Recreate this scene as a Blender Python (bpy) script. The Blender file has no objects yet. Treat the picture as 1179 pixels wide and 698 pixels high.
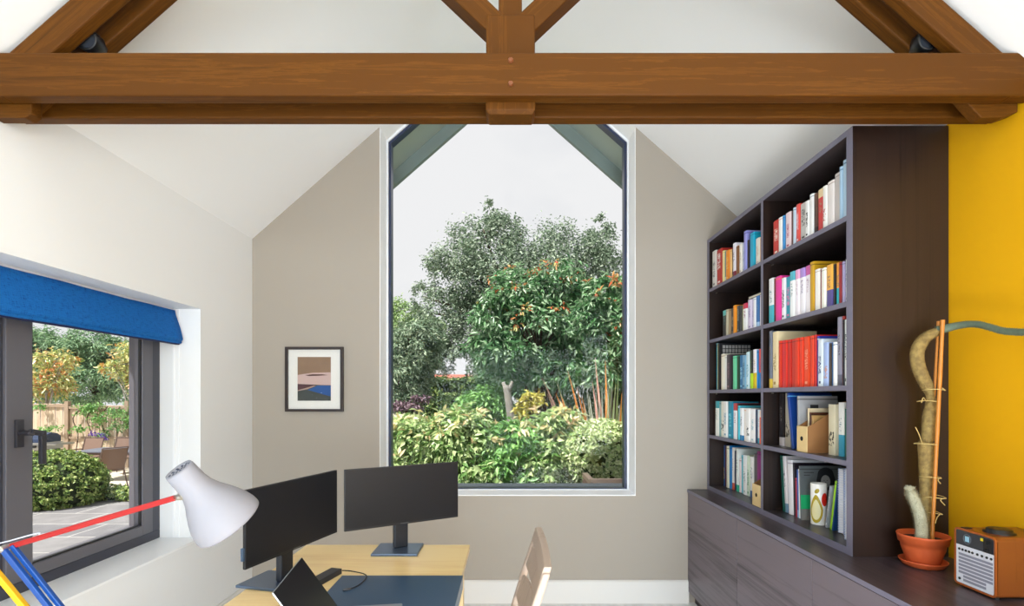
import bpy, bmesh, math, random
import numpy as np
from mathutils import Vector, Matrix, Euler
random.seed(7)
PI = math.pi
SC = bpy.context.scene
COL = SC.collection

# ------------------------------------------------------------------ helpers
EYE = 1.45
def W(px, py, Y):
    "a point of the photograph, at distance Y in front of the camera, in metres"
    return Vector(((px - 586.0) * Y / 600.0, Y, EYE + (457.0 - py) * Y / 600.0))

def hexc(h, a=1.0):
    r, g, b = (int(h[i:i + 2], 16) / 255 for i in (0, 2, 4))
    f = lambda c: c / 12.92 if c <= 0.04045 else ((c + 0.055) / 1.055) ** 2.4
    return (f(r), f(g), f(b), a)

MATS = {}
def new_mat(name):
    m = bpy.data.materials.new(name); m.use_nodes = True
    nt = m.node_tree; bs = nt.nodes['Principled BSDF']
    return m, nt, bs

def plain(name, col, rough=0.5, metal=0.0, spec=0.5, emit=None, noise=0.0, nscale=20, bump=0.0, coat=0.0):
    key = ('p', name)
    if key in MATS: return MATS[key]
    m, nt, bs = new_mat(name)
    c = hexc(col) if isinstance(col, str) else col
    bs.inputs['Base Color'].default_value = c
    bs.inputs['Roughness'].default_value = rough
    bs.inputs['Metallic'].default_value = metal
    bs.inputs['Specular IOR Level'].default_value = spec
    bs.inputs['Coat Weight'].default_value = coat
    if noise or bump:
        tc = nt.nodes.new('ShaderNodeTexCoord'); n = nt.nodes.new('ShaderNodeTexNoise')
        n.inputs['Scale'].default_value = nscale; n.inputs['Detail'].default_value = 4
        nt.links.new(tc.outputs['Object'], n.inputs['Vector'])
        if noise:
            mx = nt.nodes.new('ShaderNodeMix'); mx.data_type = 'RGBA'
            mx.inputs[6].default_value = tuple(x * (1 - noise) for x in c[:3]) + (1,)
            mx.inputs[7].default_value = tuple(min(1, x * (1 + noise)) for x in c[:3]) + (1,)
            nt.links.new(n.outputs['Fac'], mx.inputs[0]); nt.links.new(mx.outputs[2], bs.inputs['Base Color'])
        if bump:
            b = nt.nodes.new('ShaderNodeBump'); b.inputs['Strength'].default_value = bump; b.inputs['Distance'].default_value = 0.004
            nt.links.new(n.outputs['Fac'], b.inputs['Height']); nt.links.new(b.outputs['Normal'], bs.inputs['Normal'])
    MATS[key] = m
    return m

def wood(name, c1, c2, axis='X', rough=0.5, fine=60, coarse=1.2, bump=0.15, spec=0.5, knots=0.0, c3=None):
    "grain running along the given object axis"
    key = ('w', name)
    if key in MATS: return MATS[key]
    m, nt, bs = new_mat(name)
    tc = nt.nodes.new('ShaderNodeTexCoord'); mp = nt.nodes.new('ShaderNodeMapping')
    sc = {'X': (coarse, fine, fine), 'Y': (fine, coarse, fine), 'Z': (fine, fine, coarse)}[axis]
    mp.inputs['Scale'].default_value = sc
    nt.links.new(tc.outputs['Object'], mp.inputs['Vector'])
    n = nt.nodes.new('ShaderNodeTexNoise'); n.inputs['Scale'].default_value = 1.0
    n.inputs['Detail'].default_value = 6; n.inputs['Roughness'].default_value = 0.65; n.inputs['Distortion'].default_value = 0.4
    nt.links.new(mp.outputs['Vector'], n.inputs['Vector'])
    n2 = nt.nodes.new('ShaderNodeTexNoise'); n2.inputs['Scale'].default_value = 0.12; n2.inputs['Detail'].default_value = 3
    nt.links.new(mp.outputs['Vector'], n2.inputs['Vector'])
    ad = nt.nodes.new('ShaderNodeMath'); ad.operation = 'ADD'
    nt.links.new(n.outputs['Fac'], ad.inputs[0]); nt.links.new(n2.outputs['Fac'], ad.inputs[1])
    r = nt.nodes.new('ShaderNodeValToRGB')
    e = r.color_ramp.elements
    e[0].position = 0.72; e[0].color = hexc(c1); e[1].position = 1.28; e[1].color = hexc(c2)
    if c3: k = e.new(1.0); k.color = hexc(c3)
    nt.links.new(ad.outputs[0], r.inputs['Fac'])
    src = r.outputs['Color']
    if knots:
        v = nt.nodes.new('ShaderNodeTexVoronoi'); v.inputs['Scale'].default_value = knots
        nt.links.new(tc.outputs['Object'], v.inputs['Vector'])
        rr = nt.nodes.new('ShaderNodeValToRGB'); rr.color_ramp.elements[0].position = 0.03; rr.color_ramp.elements[1].position = 0.09
        rr.color_ramp.elements[0].color = (0.35, 0.3, 0.25, 1); rr.color_ramp.elements[1].color = (1, 1, 1, 1)
        nt.links.new(v.outputs['Distance'], rr.inputs['Fac'])
        mx = nt.nodes.new('ShaderNodeMix'); mx.data_type = 'RGBA'; mx.blend_type = 'MULTIPLY'; mx.inputs[0].default_value = 1
        nt.links.new(src, mx.inputs[6]); nt.links.new(rr.outputs['Color'], mx.inputs[7]); src = mx.outputs[2]
    nt.links.new(src, bs.inputs['Base Color'])
    bs.inputs['Roughness'].default_value = rough; bs.inputs['Specular IOR Level'].default_value = spec
    b = nt.nodes.new('ShaderNodeBump'); b.inputs['Strength'].default_value = bump; b.inputs['Distance'].default_value = 0.002
    nt.links.new(n.outputs['Fac'], b.inputs['Height']); nt.links.new(b.outputs['Normal'], bs.inputs['Normal'])
    MATS[key] = m
    return m

def leaf_mat(name, cols, rough=0.45, trans=0.25, spec=0.5):
    key = ('l', name)
    if key in MATS: return MATS[key]
    m, nt, bs = new_mat(name)
    g = nt.nodes.new('ShaderNodeNewGeometry'); r = nt.nodes.new('ShaderNodeValToRGB')
    e = r.color_ramp.elements
    while len(e) > 1: e.remove(e[-1])
    e[0].position = 0; e[0].color = hexc(cols[0])
    for i, c in enumerate(cols[1:], 1):
        k = e.new(i / (len(cols) - 1)); k.color = hexc(c)
    nt.links.new(g.outputs['Random Per Island'], r.inputs['Fac'])
    nt.links.new(r.outputs['Color'], bs.inputs['Base Color'])
    bs.inputs['Roughness'].default_value = rough; bs.inputs['Specular IOR Level'].default_value = spec
    tr = nt.nodes.new('ShaderNodeBsdfTranslucent'); mx = nt.nodes.new('ShaderNodeMixShader')
    mx.inputs[0].default_value = trans
    nt.links.new(r.outputs['Color'], tr.inputs['Color'])
    nt.links.new(bs.outputs[0], mx.inputs[1]); nt.links.new(tr.outputs[0], mx.inputs[2])
    nt.links.new(mx.outputs[0], nt.nodes['Material Output'].inputs['Surface'])
    MATS[key] = m
    return m

def glass_mat():
    m = bpy.data.materials.new('window_glass'); m.use_nodes = True
    nt = m.node_tree; nt.nodes.clear()
    o = nt.nodes.new('ShaderNodeOutputMaterial'); t = nt.nodes.new('ShaderNodeBsdfTransparent'); g = nt.nodes.new('ShaderNodeBsdfGlossy')
    t.inputs['Color'].default_value = (0.985, 0.985, 0.985, 1)
    g.inputs['Roughness'].default_value = 0.0
    f = nt.nodes.new('ShaderNodeFresnel'); f.inputs['IOR'].default_value = 1.12
    mx = nt.nodes.new('ShaderNodeMixShader')
    nt.links.new(f.outputs[0], mx.inputs[0]); nt.links.new(t.outputs[0], mx.inputs[1]); nt.links.new(g.outputs[0], mx.inputs[2])
    nt.links.new(mx.outputs[0], o.inputs['Surface'])
    return m

# --- bmesh shapes
def bx(bm, lo, hi, M=None):
    c = [(a + b) / 2 for a, b in zip(lo, hi)]; s = [max(1e-5, abs(b - a)) for a, b in zip(lo, hi)]
    r = bmesh.ops.create_cube(bm, size=1.0)
    bmesh.ops.scale(bm, vec=s, verts=r['verts']); bmesh.ops.translate(bm, vec=c, verts=r['verts'])
    if M is not None: bmesh.ops.transform(bm, matrix=M, verts=r['verts'])
    return r['verts']

def prism(bm, poly, axis, a, b, M=None):
    "poly: 2-D points; extruded along the axis from a to b"
    def p(u, v, w):
        return {'X': (w, u, v), 'Y': (u, w, v), 'Z': (u, v, w)}[axis]
    v0 = [bm.verts.new(p(u, v, a)) for u, v in poly]; v1 = [bm.verts.new(p(u, v, b)) for u, v in poly]
    n = len(poly); fs = [bm.faces.new(v0), bm.faces.new(v1[::-1])]
    for i in range(n):
        fs.append(bm.faces.new((v0[i], v0[(i + 1) % n], v1[(i + 1) % n], v1[i])))
    bmesh.ops.recalc_face_normals(bm, faces=fs)
    if M is not None: bmesh.ops.transform(bm, matrix=M, verts=v0 + v1)
    return v0 + v1

def frame_to(d, up=Vector((0, 0, 1))):
    z = Vector(d).normalized()
    if abs(z.dot(up)) > 0.98: up = Vector((0, 1, 0))
    x = up.cross(z).normalized(); y = z.cross(x)
    return x, y, z

def tube(bm, pts, rad, seg=10, caps=True, smooth=4):
    "tube along a polyline, radius a number or list; smoothed by Catmull-Rom"
    pts = [Vector(p) for p in pts]
    rads = [rad] * len(pts) if isinstance(rad, (int, float)) else list(rad)
    if smooth > 1 and len(pts) > 2:
        P = [pts[0] * 2 - pts[1]] + pts + [pts[-1] * 2 - pts[-2]]
        np_, nr = [], []
        for i in range(len(pts) - 1):
            for k in range(smooth):
                t = k / smooth
                a, b, c, d = P[i], P[i + 1], P[i + 2], P[i + 3]
                np_.append(0.5 * ((2 * b) + (c - a) * t + (2 * a - 5 * b + 4 * c - d) * t * t + (3 * b - a - 3 * c + d) * t ** 3))
                nr.append(rads[i] * (1 - t) + rads[i + 1] * t)
        np_.append(pts[-1]); nr.append(rads[-1]); pts, rads = np_, nr
    rings = []; up = None
    for i, p in enumerate(pts):
        d = (pts[min(i + 1, len(pts) - 1)] - pts[max(i - 1, 0)])
        if d.length < 1e-9: d = Vector((0, 0, 1))
        x, y, z = frame_to(d, up if up is not None else Vector((0.1, 0.2, 1)).normalized() if abs(d.normalized().z) < 0.9 else Vector((0, 1, 0)))
        up = y
        rings.append([bm.verts.new(p + (x * math.cos(2 * PI * k / seg) + y * math.sin(2 * PI * k / seg)) * rads[i]) for k in range(seg)])
    fs = []
    for a, b in zip(rings, rings[1:]):
        for k in range(seg):
            fs.append(bm.faces.new((a[k], a[(k + 1) % seg], b[(k + 1) % seg], b[k])))
    if caps: fs.append(bm.faces.new(rings[0][::-1])); fs.append(bm.faces.new(rings[-1]))
    bmesh.ops.recalc_face_normals(bm, faces=fs)
    return pts

def lathe(bm, prof, seg=40, M=None, close=False):
    "prof: (r, z) pairs; axis Z"
    rings = []
    for r, z in prof:
        if r < 1e-6: rings.append([bm.verts.new((0, 0, z))])
        else: rings.append([bm.verts.new((r * math.cos(2 * PI * k / seg), r * math.sin(2 * PI * k / seg), z)) for k in range(seg)])
    fs = []
    pairs = list(zip(rings, rings[1:]))
    if close: pairs.append((rings[-1], rings[0]))
    for a, b in pairs:
        for k in range(seg):
            if len(a) == 1 and len(b) == 1: continue
            if len(a) == 1: fs.append(bm.faces.new((a[0], b[(k + 1) % seg], b[k])))
            elif len(b) == 1: fs.append(bm.faces.new((a[k], a[(k + 1) % seg], b[0])))
            else: fs.append(bm.faces.new((a[k], a[(k + 1) % seg], b[(k + 1) % seg], b[k])))
    bmesh.ops.recalc_face_normals(bm, faces=fs)
    vs = [v for r in rings for v in r]
    if M is not None: bmesh.ops.transform(bm, matrix=M, verts=vs)
    return vs

WM = {}   # world matrices of the roots, by object name
def tag(o, label=None, cat=None, group=None, kind=None):
    if label: o['label'] = label
    if cat: o['category'] = cat
    if group: o['group'] = group
    if kind: o['kind'] = kind
    return o

def thing(name, label, cat, loc=(0, 0, 0), rz=0.0, group=None, M=None):
    o = bpy.data.objects.new(name, None); COL.objects.link(o); o.empty_display_size = 0.05
    if M is None: M = Matrix.Translation(Vector(loc)) @ Matrix.Rotation(rz, 4, 'Z')
    o.matrix_world = M; WM[o.name] = M.copy()
    return tag(o, label, cat, group)

def obj(name, bm, mat, parent=None, local=False, smooth=False, bevel=0.0, bseg=2, solid=0.0, sub=0, label=None, mats=None, M=None, kind=None):
    """link bm as one mesh object. Coordinates are world ones unless local=True (then in the parent's frame);
    M places a parentless / child object whose mesh is given in its own frame."""
    me = bpy.data.meshes.new(name)
    if M is None:
        if parent is not None:
            base = WM[parent.name]
            if not local: bmesh.ops.transform(bm, matrix=base.inverted(), verts=bm.verts)
            own = Matrix.Identity(4)
        else:
            xs = [v.co for v in bm.verts]
            lo = Vector([min(c[i] for c in xs) for i in range(3)]); hi = Vector([max(c[i] for c in xs) for i in range(3)])
            o3 = Vector(((lo.x + hi.x) / 2, (lo.y + hi.y) / 2, lo.z))
            bmesh.ops.translate(bm, vec=-o3, verts=bm.verts); own = Matrix.Translation(o3)
    else:
        own = M if (parent is None or local) else WM[parent.name].inverted() @ M
    if smooth:
        for f in bm.faces: f.smooth = True
    bm.to_mesh(me); bm.free()
    o = bpy.data.objects.new(name, me); COL.objects.link(o)
    for mm in (mats or [mat]): me.materials.append(mm)
    if parent is not None:
        o.parent = parent; o.matrix_local = own; WM[o.name] = WM[parent.name] @ own
    else:
        o.matrix_world = own; WM[o.name] = own.copy()
    if bevel:
        b = o.modifiers.new('bevel', 'BEVEL'); b.width = bevel; b.segments = bseg; b.limit_method = 'ANGLE'; b.angle_limit = 0.6
    if solid:
        s = o.modifiers.new('solid', 'SOLIDIFY'); s.thickness = solid; s.offset = 0
    if sub:
        s = o.modifiers.new('sub', 'SUBSURF'); s.levels = sub; s.render_levels = sub
    if label: o['label'] = label
    if kind: o['kind'] = kind
    return o

def box(name, lo, hi, mat, parent=None, **k):
    bm = bmesh.new(); bx(bm, lo, hi); return obj(name, bm, mat, parent, **k)

def dup(root, M, name=None, label=None, group=None):
    "copy of a thing with copies of its parts and sub-parts"
    r = root.copy(); COL.objects.link(r); r.matrix_world = M; WM[r.name] = M.copy()
    if label: r['label'] = label
    if group: r['group'] = group
    for ch in list(root.children):
        c = ch.copy(); COL.objects.link(c); c.parent = r; WM[c.name] = M @ ch.matrix_local
        for g in ch.children:
            d = g.copy(); COL.objects.link(d); d.parent = c
    return r

def struct(name, bm, mat, **k):
    o = obj(name, bm, mat, **k); o['kind'] = 'structure'; return o

# ------------------------------------------------------------------ materials
def wall_mat(name, col):
    m, nt, bs = new_mat(name)
    tc = nt.nodes.new('ShaderNodeTexCoord'); n = nt.nodes.new('ShaderNodeTexNoise')
    n.inputs['Scale'].default_value = 220; n.inputs['Detail'].default_value = 2
    nt.links.new(tc.outputs['Object'], n.inputs['Vector'])
    b = nt.nodes.new('ShaderNodeBump'); b.inputs['Strength'].default_value = 0.05; b.inputs['Distance'].default_value = 0.001
    nt.links.new(n.outputs['Fac'], b.inputs['Height']); nt.links.new(b.outputs['Normal'], bs.inputs['Normal'])
    bs.inputs['Base Color'].default_value = hexc(col); bs.inputs['Roughness'].default_value = 0.75
    bs.inputs['Specular IOR Level'].default_value = 0.25
    return m
M_WALL = wall_mat('white_plaster', 'EBEBEA')
M_WALLB = wall_mat('shade_toned_plaster', 'A69D91')  # backlit shade of the window wall put into a darker plaster colour
M_YELLOW = wall_mat('yellow_paint', 'DCA202')
M_CEIL = wall_mat('ceiling_plaster', 'EDEDEC')
M_SKIRT = plain('skirting_paint', 'DEDAD4', 0.45)
M_FLOOR = wood('floor_boards', 'D0CECA', 'E0DFDC', 'Y', rough=0.4, fine=8, coarse=0.6)
M_OAK = wood('oiled_oak', '371D05', '5E380C', 'X', rough=0.55, spec=0.12, fine=64, coarse=2.6, bump=0.25, knots=0, c3='502E08')
M_OAKZ = wood('oiled_oak_upright', '371D05', '5E380C', 'Z', rough=0.55, spec=0.12, fine=64, coarse=2.6, bump=0.25, c3='502E08')
M_WENGE = wood('dark_wenge_upright', '160C0A', '281A14', 'Z', rough=0.38, fine=90, coarse=1.0, bump=0.2)
M_WENGEY = wood('dark_wenge_level', '231C1E', '423A3C', 'Y', rough=0.34, fine=70, coarse=1.0, bump=0.2)
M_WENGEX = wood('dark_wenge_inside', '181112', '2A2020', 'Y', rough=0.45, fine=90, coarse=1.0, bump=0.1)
M_EDGE = plain('painted_edge_sheen', '706C7E', 0.35, noise=0.08, nscale=60)  # window reflection on the front edges put into a lighter colour
M_ANTH = plain('anthracite_frame', '3A3B46', 0.38)
M_ANTH2 = plain('anthracite_sash', '5E5C62', 0.4)
M_BLACK = plain('black_plastic', '111113', 0.4)
M_STEEL = plain('brushed_steel', 'B9B5AC', 0.3, 1.0)
M_BIRCH = wood('birch_desk_top', 'E8C080', 'F6D698', 'X', rough=0.28, fine=26, coarse=2.0, bump=0.05)
M_BIRCHZ = wood('birch_leg', 'DDBB82', 'EBD3A2', 'Z', rough=0.4, fine=26, coarse=2.0, bump=0.05)
M_CHAIR = wood('pale_ash', '94806F', 'B09C8C', 'Z', rough=0.5, fine=50, coarse=3, bump=0.08)
M_GLASS = glass_mat()
M_OUT = plain('grey_green_soffit', 'A2AEA6', 0.6)
M_OUTD = plain('grey_green_bargeboard', '7C8A86', 0.6)
# ------------------------------------------------------------------ the room
XL, XR, YB, YF = -1.808, 1.788, 3.67, -4.2
XA, ZA, SL = -0.01, 4.143, 0.88
ZEL = ZA - SL * (XA - XL); ZER = ZA - SL * (XR - XA)
def roofz(x): return ZA - SL * abs(x - XA)
YO = 3.95      # outer face of the window wall

bm = bmesh.new(); bx(bm, (XL - 0.4, YF, -0.12), (XR + 0.3, YO, 0)); struct('floor', bm, M_FLOOR)

# ceiling: two slopes meeting at the ridge
bm = bmesh.new()
xo = 2.35
prism(bm, [(XA, ZA), (xo, roofz(xo)), (xo, roofz(xo) + .25), (XA, ZA + .25)], 'Y', YF, YO)
prism(bm, [(XA, ZA), (XA, ZA + .25), (-xo, roofz(-xo) + .25), (-xo, roofz(-xo))], 'Y', YF, YO)
struct('ceiling', bm, M_CEIL)

# window wall with its tall opening, which runs right up to the slopes
OL, OR, OB = -0.911, 0.892, 0.753
bm = bmesh.new()
prism(bm, [(XL - .34, 0), (OL, 0), (OL, roofz(OL)), (XL - .34, roofz(XL - .34))], 'Y', YB, YO)
prism(bm, [(OR, 0), (XR + .3, 0), (XR + .3, roofz(XR + .3)), (OR, roofz(OR))], 'Y', YB, YO)
prism(bm, [(OL, 0), (OR, 0), (OR, OB), (OL, OB)], 'Y', YB, YO)
struct('wall_back', bm, M_WALLB)
# painted reveal lining of the opening
bm = bmesh.new()
YV = 3.863
bx(bm, (OL, YB + .001, OB), (OL + .004, YV, roofz(OL) + .0)); bx(bm, (OR - .004, YB + .001, OB), (OR, YV, roofz(OR)))
bx(bm, (OL, YB - .004, OB - .0), (OR, YV, OB + .006))
struct('trim_1', bm, plain('white_reveal_paint', 'F6F6F6', 0.5))

# left wall with the side window opening
WY0, WY1, WZ0, WZ1 = 0.75, 3.055, 0.613, 1.965
XO = XL - .34
bm = bmesh.new()
ztl = lambda x: roofz(x)
def lw(y0, y1, z0, z1=None):
    if z1 is None:
        prism(bm, [(XL, z0), (XL, ztl(XL)), (XO, ztl(XO)), (XO, z0)], 'Y', y0, y1)
    else: bx(bm, (XO, y0, z0), (XL, y1, z1))
lw(YF, WY0, 0); lw(WY1, YB, 0); lw(WY0, WY1, 0, WZ0)
prism(bm, [(XL, WZ1), (XL, ztl(XL)), (XO, ztl(XO)), (XO, WZ1)], 'Y', WY0, WY1)
struct('wall_left', bm, M_WALL)
bm = bmesh.new()
bx(bm, (XL - .255, WY0, WZ0), (XL + .004, WY1 - .001, WZ0 + .012))
struct('trim_2', bm, plain('white_sill_paint', 'F4F4F4', 0.4))
# plaster stop beads on the far reveal
bm = bmesh.new()
bx(bm, (-1.968, WY1 - .006, WZ0 + .012), (-1.958, WY1, WZ1)); bx(bm, (-1.936, WY1 - .004, WZ0 + .012), (-1.931, WY1, WZ1))
struct('trim_3', bm, plain('white_sill_paint', 'F4F4F4', 0.4))

bm = bmesh.new(); prism(bm, [(XR, 0), (XR, ZER), (XR + .3, roofz(XR + .3)), (XR + .3, 0)], 'Y', YF, YB)
struct('wall_right', bm, M_YELLOW)
# garden end behind the camera: low wall and corner piers, the rest open to daylight
bm = bmesh.new()
bx(bm, (XO, YF - .3, 0), (XL + .25, YF, ztl(XL))); bx(bm, (XR - .25, YF - .3, 0), (XR + .3, YF, ZER))
bx(bm, (XL + .25, YF - .3, 0), (XR - .25, YF, .1))
struct('wall_front', bm, M_WALL)

bm = bmesh.new(); prism(bm, [(YB, 0), (YB - .018, 0), (YB - .018, .15), (YB - .008, .16), (YB, .16)], 'X', XL + .018, 1.262)
struct('baseboard_back', bm, M_SKIRT)
bm = bmesh.new(); prism(bm, [(XL, 0), (XL + .018, 0), (XL + .018, .15), (XL + .008, .16), (XL, .16)], 'Y', YF, YB - .001)
struct('baseboard_left', bm, M_SKIRT)

# --- tall gable window
w = bpy.data.objects.new('window_1', None); COL.objects.link(w); w['kind'] = 'structure'; WM[w.name] = Matrix.Identity(4)
def gable_ring(bm, inset0, inset1, y0, y1):
    def ring(i):
        l, r, b = OL + i, OR - i, OB + .006 + i * .35
        k = i * math.sqrt(1 + SL * SL)
        return [(l, b), (r, b), (r, roofz(r) - k), (XA, ZA - k), (l, roofz(l) - k)]
    A, B = ring(inset0), ring(inset1)
    n = 5
    for i in range(n):
        prism(bm, [A[i], A[(i + 1) % n], B[(i + 1) % n], B[i]], 'Y', y0, y1)
bm = bmesh.new(); gable_ring(bm, 0.0, 0.016, YV, YV + .06); obj('window_lining', bm, plain('white_frame_paint', 'EDEFF2', 0.4), w)
bm = bmesh.new(); gable_ring(bm, 0.016, 0.034, YV + .012, YV + .085); obj('window_frame', bm, plain('dark_blue_grey_frame', '2C3550', 0.35), w)
bm = bmesh.new()
i = .02; k = i * math.sqrt(1 + SL * SL)
prism(bm, [(OL + i, OB + i * .35), (OR - i, OB + i * .35), (OR - i, roofz(OR - i) - k), (XA, ZA - k), (OL + i, roofz(OL + i) - k)], 'Y', YV + .04, YV + .046)
obj('pane', bm, M_GLASS, w)
# roof overhang outside with its bargeboard
bm = bmesh.new()
for s in (1, -1):
    xe = XA + s * 2.35
    prism(bm, [(XA, ZA), (xe, roofz(xe)), (xe, roofz(xe) + .2), (XA, ZA + .2)], 'Y', YO, 4.30)
struct('trim_4', bm, M_OUT)
bm = bmesh.new()
for s in (1, -1):
    xe = XA + s * 2.35
    prism(bm, [(XA, ZA - .125), (xe, roofz(xe) - .125), (xe, roofz(xe) + .26), (XA, ZA + .26)], 'Y', 4.30, 4.345)
struct('trim_5', bm, M_OUTD)
# stone ledge outside below the window
bm = bmesh.new(); bx(bm, (-2.1, YO, .60), (2.1, YO + .42, .725)); struct('trim_6', bm, plain('blue_grey_stone_ledge', '76808E', 0.5, noise=.15, nscale=8))

# --- side window
w2 = bpy.data.objects.new('window_2', None); COL.objects.link(w2); w2['kind'] = 'structure'; WM[w2.name] = Matrix.Identity(4)
FX0, FX1 = -2.125, -2.046
bm = bmesh.new()
bx(bm, (FX0, WY1 - .075, WZ0 + .062), (FX1, WY1, WZ1 - .06)); bx(bm, (FX0, WY0, WZ0 + .062), (FX1, WY0 + .07, WZ1 - .06))
bx(bm, (FX0, WY0, WZ0 + .012), (FX1, WY1, WZ0 + .062)); bx(bm, (FX0, WY0, WZ1 - .06), (FX1, WY1, WZ1))
bx(bm, (FX0, 2.045, WZ0 + .062), (FX1, 2.105, WZ1 - .06))
obj('window_frame', bm, M_ANTH, w2, bevel=.003)
def sash(y0, y1, wd0, wd1):
    z0, z1 = WZ0 + .066, WZ1 - .064
    x0, x1 = FX0 + .012, FX1 + .012
    bm = bmesh.new()
    bx(bm, (x0, y0, z0), (x1, y0 + wd0, z1)); bx(bm, (x0, y1 - wd1, z0), (x1, y1, z1))
    bx(bm, (x0, y0 + wd0, z0), (x1, y1 - wd1, z0 + .055)); bx(bm, (x0, y0 + wd0, z1 - .06), (x1, y1 - wd1, z1))
    s = obj('sash', bm, M_ANTH2, w2, bevel=.004)
    bm = bmesh.new(); bx(bm, (x0 + .03, y0 + wd0 - .01, z0 + .045), (x0 + .036, y1 - wd1 + .01, z1 - .05)); obj('pane', bm, M_GLASS, s)
    bm = bmesh.new()
    for (a, b, c, d) in ((y0 + wd0, y0 + wd0 + .008, z0 + .055, z1 - .06), (y1 - wd1 - .008, y1 - wd1, z0 + .055, z1 - .06)):
        bx(bm, (x1 - .02, a, c), (x1 - .008, b, d))
    bx(bm, (x1 - .02, y0 + wd0, z0 + .055), (x1 - .008, y1 - wd1, z0 + .063))
    obj('gasket', bm, M_BLACK, s)
    return s
s1 = sash(2.108, WY1 - .078, .118, .082)
sash(WY0 + .072, 2.042, .09, .09)
# handle: plate, crank and lever hanging down
bm = bmesh.new()
hy, hz = 2.158, 1.30; hx = FX1 + .012
bx(bm, (hx, hy - .017, hz - .06), (hx + .012, hy + .017, hz + .055))
tube(bm, [(hx + .01, hy, hz), (hx + .05, hy, hz), (hx + .056, hy + .012, hz - .004)], .011, 12, smooth=1)
tube(bm, [(hx + .052, hy + .0, hz + .006), (hx + .056, hy + .052, hz - .006)], .012, 12, smooth=1)
bx(bm, (hx + .046, hy + .042, hz - .135), (hx + .062, hy + .066, hz + .006))
obj('window_handle', bm, plain('dark_grey_handle', '3C3A40', .4, .4), s1, bevel=.003, label='dark grey cranked lever handle')

# --- roman blind
t = thing('roman_blind', 'deep blue linen roman blind drawn up inside the head of the side window', 'blind', (-1.92, 1.9, 1.76))
M_BLIND, nt, bs = new_mat('blue_linen')
tc = nt.nodes.new('ShaderNodeTexCoord')
wv = []
for ax, sc in (('Y', (3, 420, 30)), ('Z', (3, 30, 420))):
    mp = nt.nodes.new('ShaderNodeMapping'); mp.inputs['Scale'].default_value = sc
    n = nt.nodes.new('ShaderNodeTexNoise'); n.inputs['Scale'].default_value = 1; n.inputs['Detail'].default_value = 3
    nt.links.new(tc.outputs['Object'], mp.inputs['Vector']); nt.links.new(mp.outputs['Vector'], n.inputs['Vector']); wv.append(n)
ad = nt.nodes.new('ShaderNodeMath'); ad.operation = 'ADD'; nt.links.new(wv[0].outputs['Fac'], ad.inputs[0]); nt.links.new(wv[1].outputs['Fac'], ad.inputs[1])
r = nt.nodes.new('ShaderNodeValToRGB'); r.color_ramp.elements[0].position = .7; r.color_ramp.elements[0].color = hexc('0A3F7E')
r.color_ramp.elements[1].position = 1.0; r.color_ramp.elements[1].color = hexc('1768B4')
nt.links.new(ad.outputs[0], r.inputs['Fac']); nt.links.new(r.outputs['Color'], bs.inputs['Base Color'])
bs.inputs['Roughness'].default_value = .85; bs.inputs['Specular IOR Level'].default_value = .2; bs.inputs['Sheen Weight'].default_value = .0
b = nt.nodes.new('ShaderNodeBump'); b.inputs['Strength'].default_value = .35; b.inputs['Distance'].default_value = .002
nt.links.new(ad.outputs[0], b.inputs['Height']); nt.links.new(b.outputs['Normal'], bs.inputs['Normal'])
prof = [(-1.955, 1.952), (-1.945, 1.952), (-1.94, 1.925), (-1.93, 1.895), (-1.915, 1.85), (-1.903, 1.80), (-1.900, 1.785), (-1.903, 1.775), (-1.911, 1.773),
        (-1.905, 1.768), (-1.909, 1.760), (-1.918, 1.757), (-1.935, 1.76), (-1.944, 1.79), (-1.952, 1.85), (-1.958, 1.9)]
bm = bmesh.new()
N = 46
rings = []
for k in range(N + 1):
    y = WY0 + .02 + (3.035 - WY0 - .02) * k / N
    wob = .0022 * math.sin(y * 9.1) + .0012 * math.sin(y * 23)
    rings.append([bm.verts.new((x + wob * (1.96 - z) * 5, y, z + wob * .6)) for x, z in prof])
n = len(prof)
for a, b2 in zip(rings, rings[1:]):
    for q in range(n): bm.faces.new((a[q], a[(q + 1) % n], b2[(q + 1) % n], b2[q]))
bm.faces.new(rings[0]); bm.faces.new(rings[-1][::-1])
bmesh.ops.recalc_face_normals(bm, faces=bm.faces)
obj('blind_fabric', bm, M_BLIND, t, smooth=True)
box('headrail', (-1.99, WY0 + .02, 1.928), (-1.955, 3.035, 1.964), plain('white_headrail', 'DADAE0', .5), t)
box('bottom_bar', (-1.935, WY0 + .03, 1.752), (-1.915, 3.03, 1.759), plain('navy_blind_hem', '101c48', .7), t)

# ------------------------------------------------------------------ oak truss
t = thing('roof_truss', 'oiled oak roof truss of paired planks spanning the room below the ceiling', 'roof truss', (0, 1.9, 2.497))
ZB = 2.471; YT = [(1.765, 1.8175), (1.907, 1.957)]
def oak_member(name, a, b, h, y0, y1, par, mat=None, bevel=.006, cut=None, label=None):
    "plank from a to b (x,z of its lower edge line) with height h above that line; own frame has X along the grain"
    a = Vector((a[0], 0, a[1])); b = Vector((b[0], 0, b[1])); d = (b - a)
    ang = math.atan2(d.z, d.x); Mx = Matrix.Translation((a.x, (y0 + y1) / 2, a.z)) @ Matrix.Rotation(-ang, 4, 'Y')
    bm = bmesh.new(); wd = (y1 - y0) / 2
    bx(bm, (0, -wd, 0), (d.length, wd, h))
    return obj(name, bm, mat or M_OAK, par, M=Mx, bevel=bevel, label=label)
for (y0, y1) in YT:
    oak_member('tie_beam', (XL - .02, ZB), (XR + .02, ZB), .147, y0, y1, t)
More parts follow.
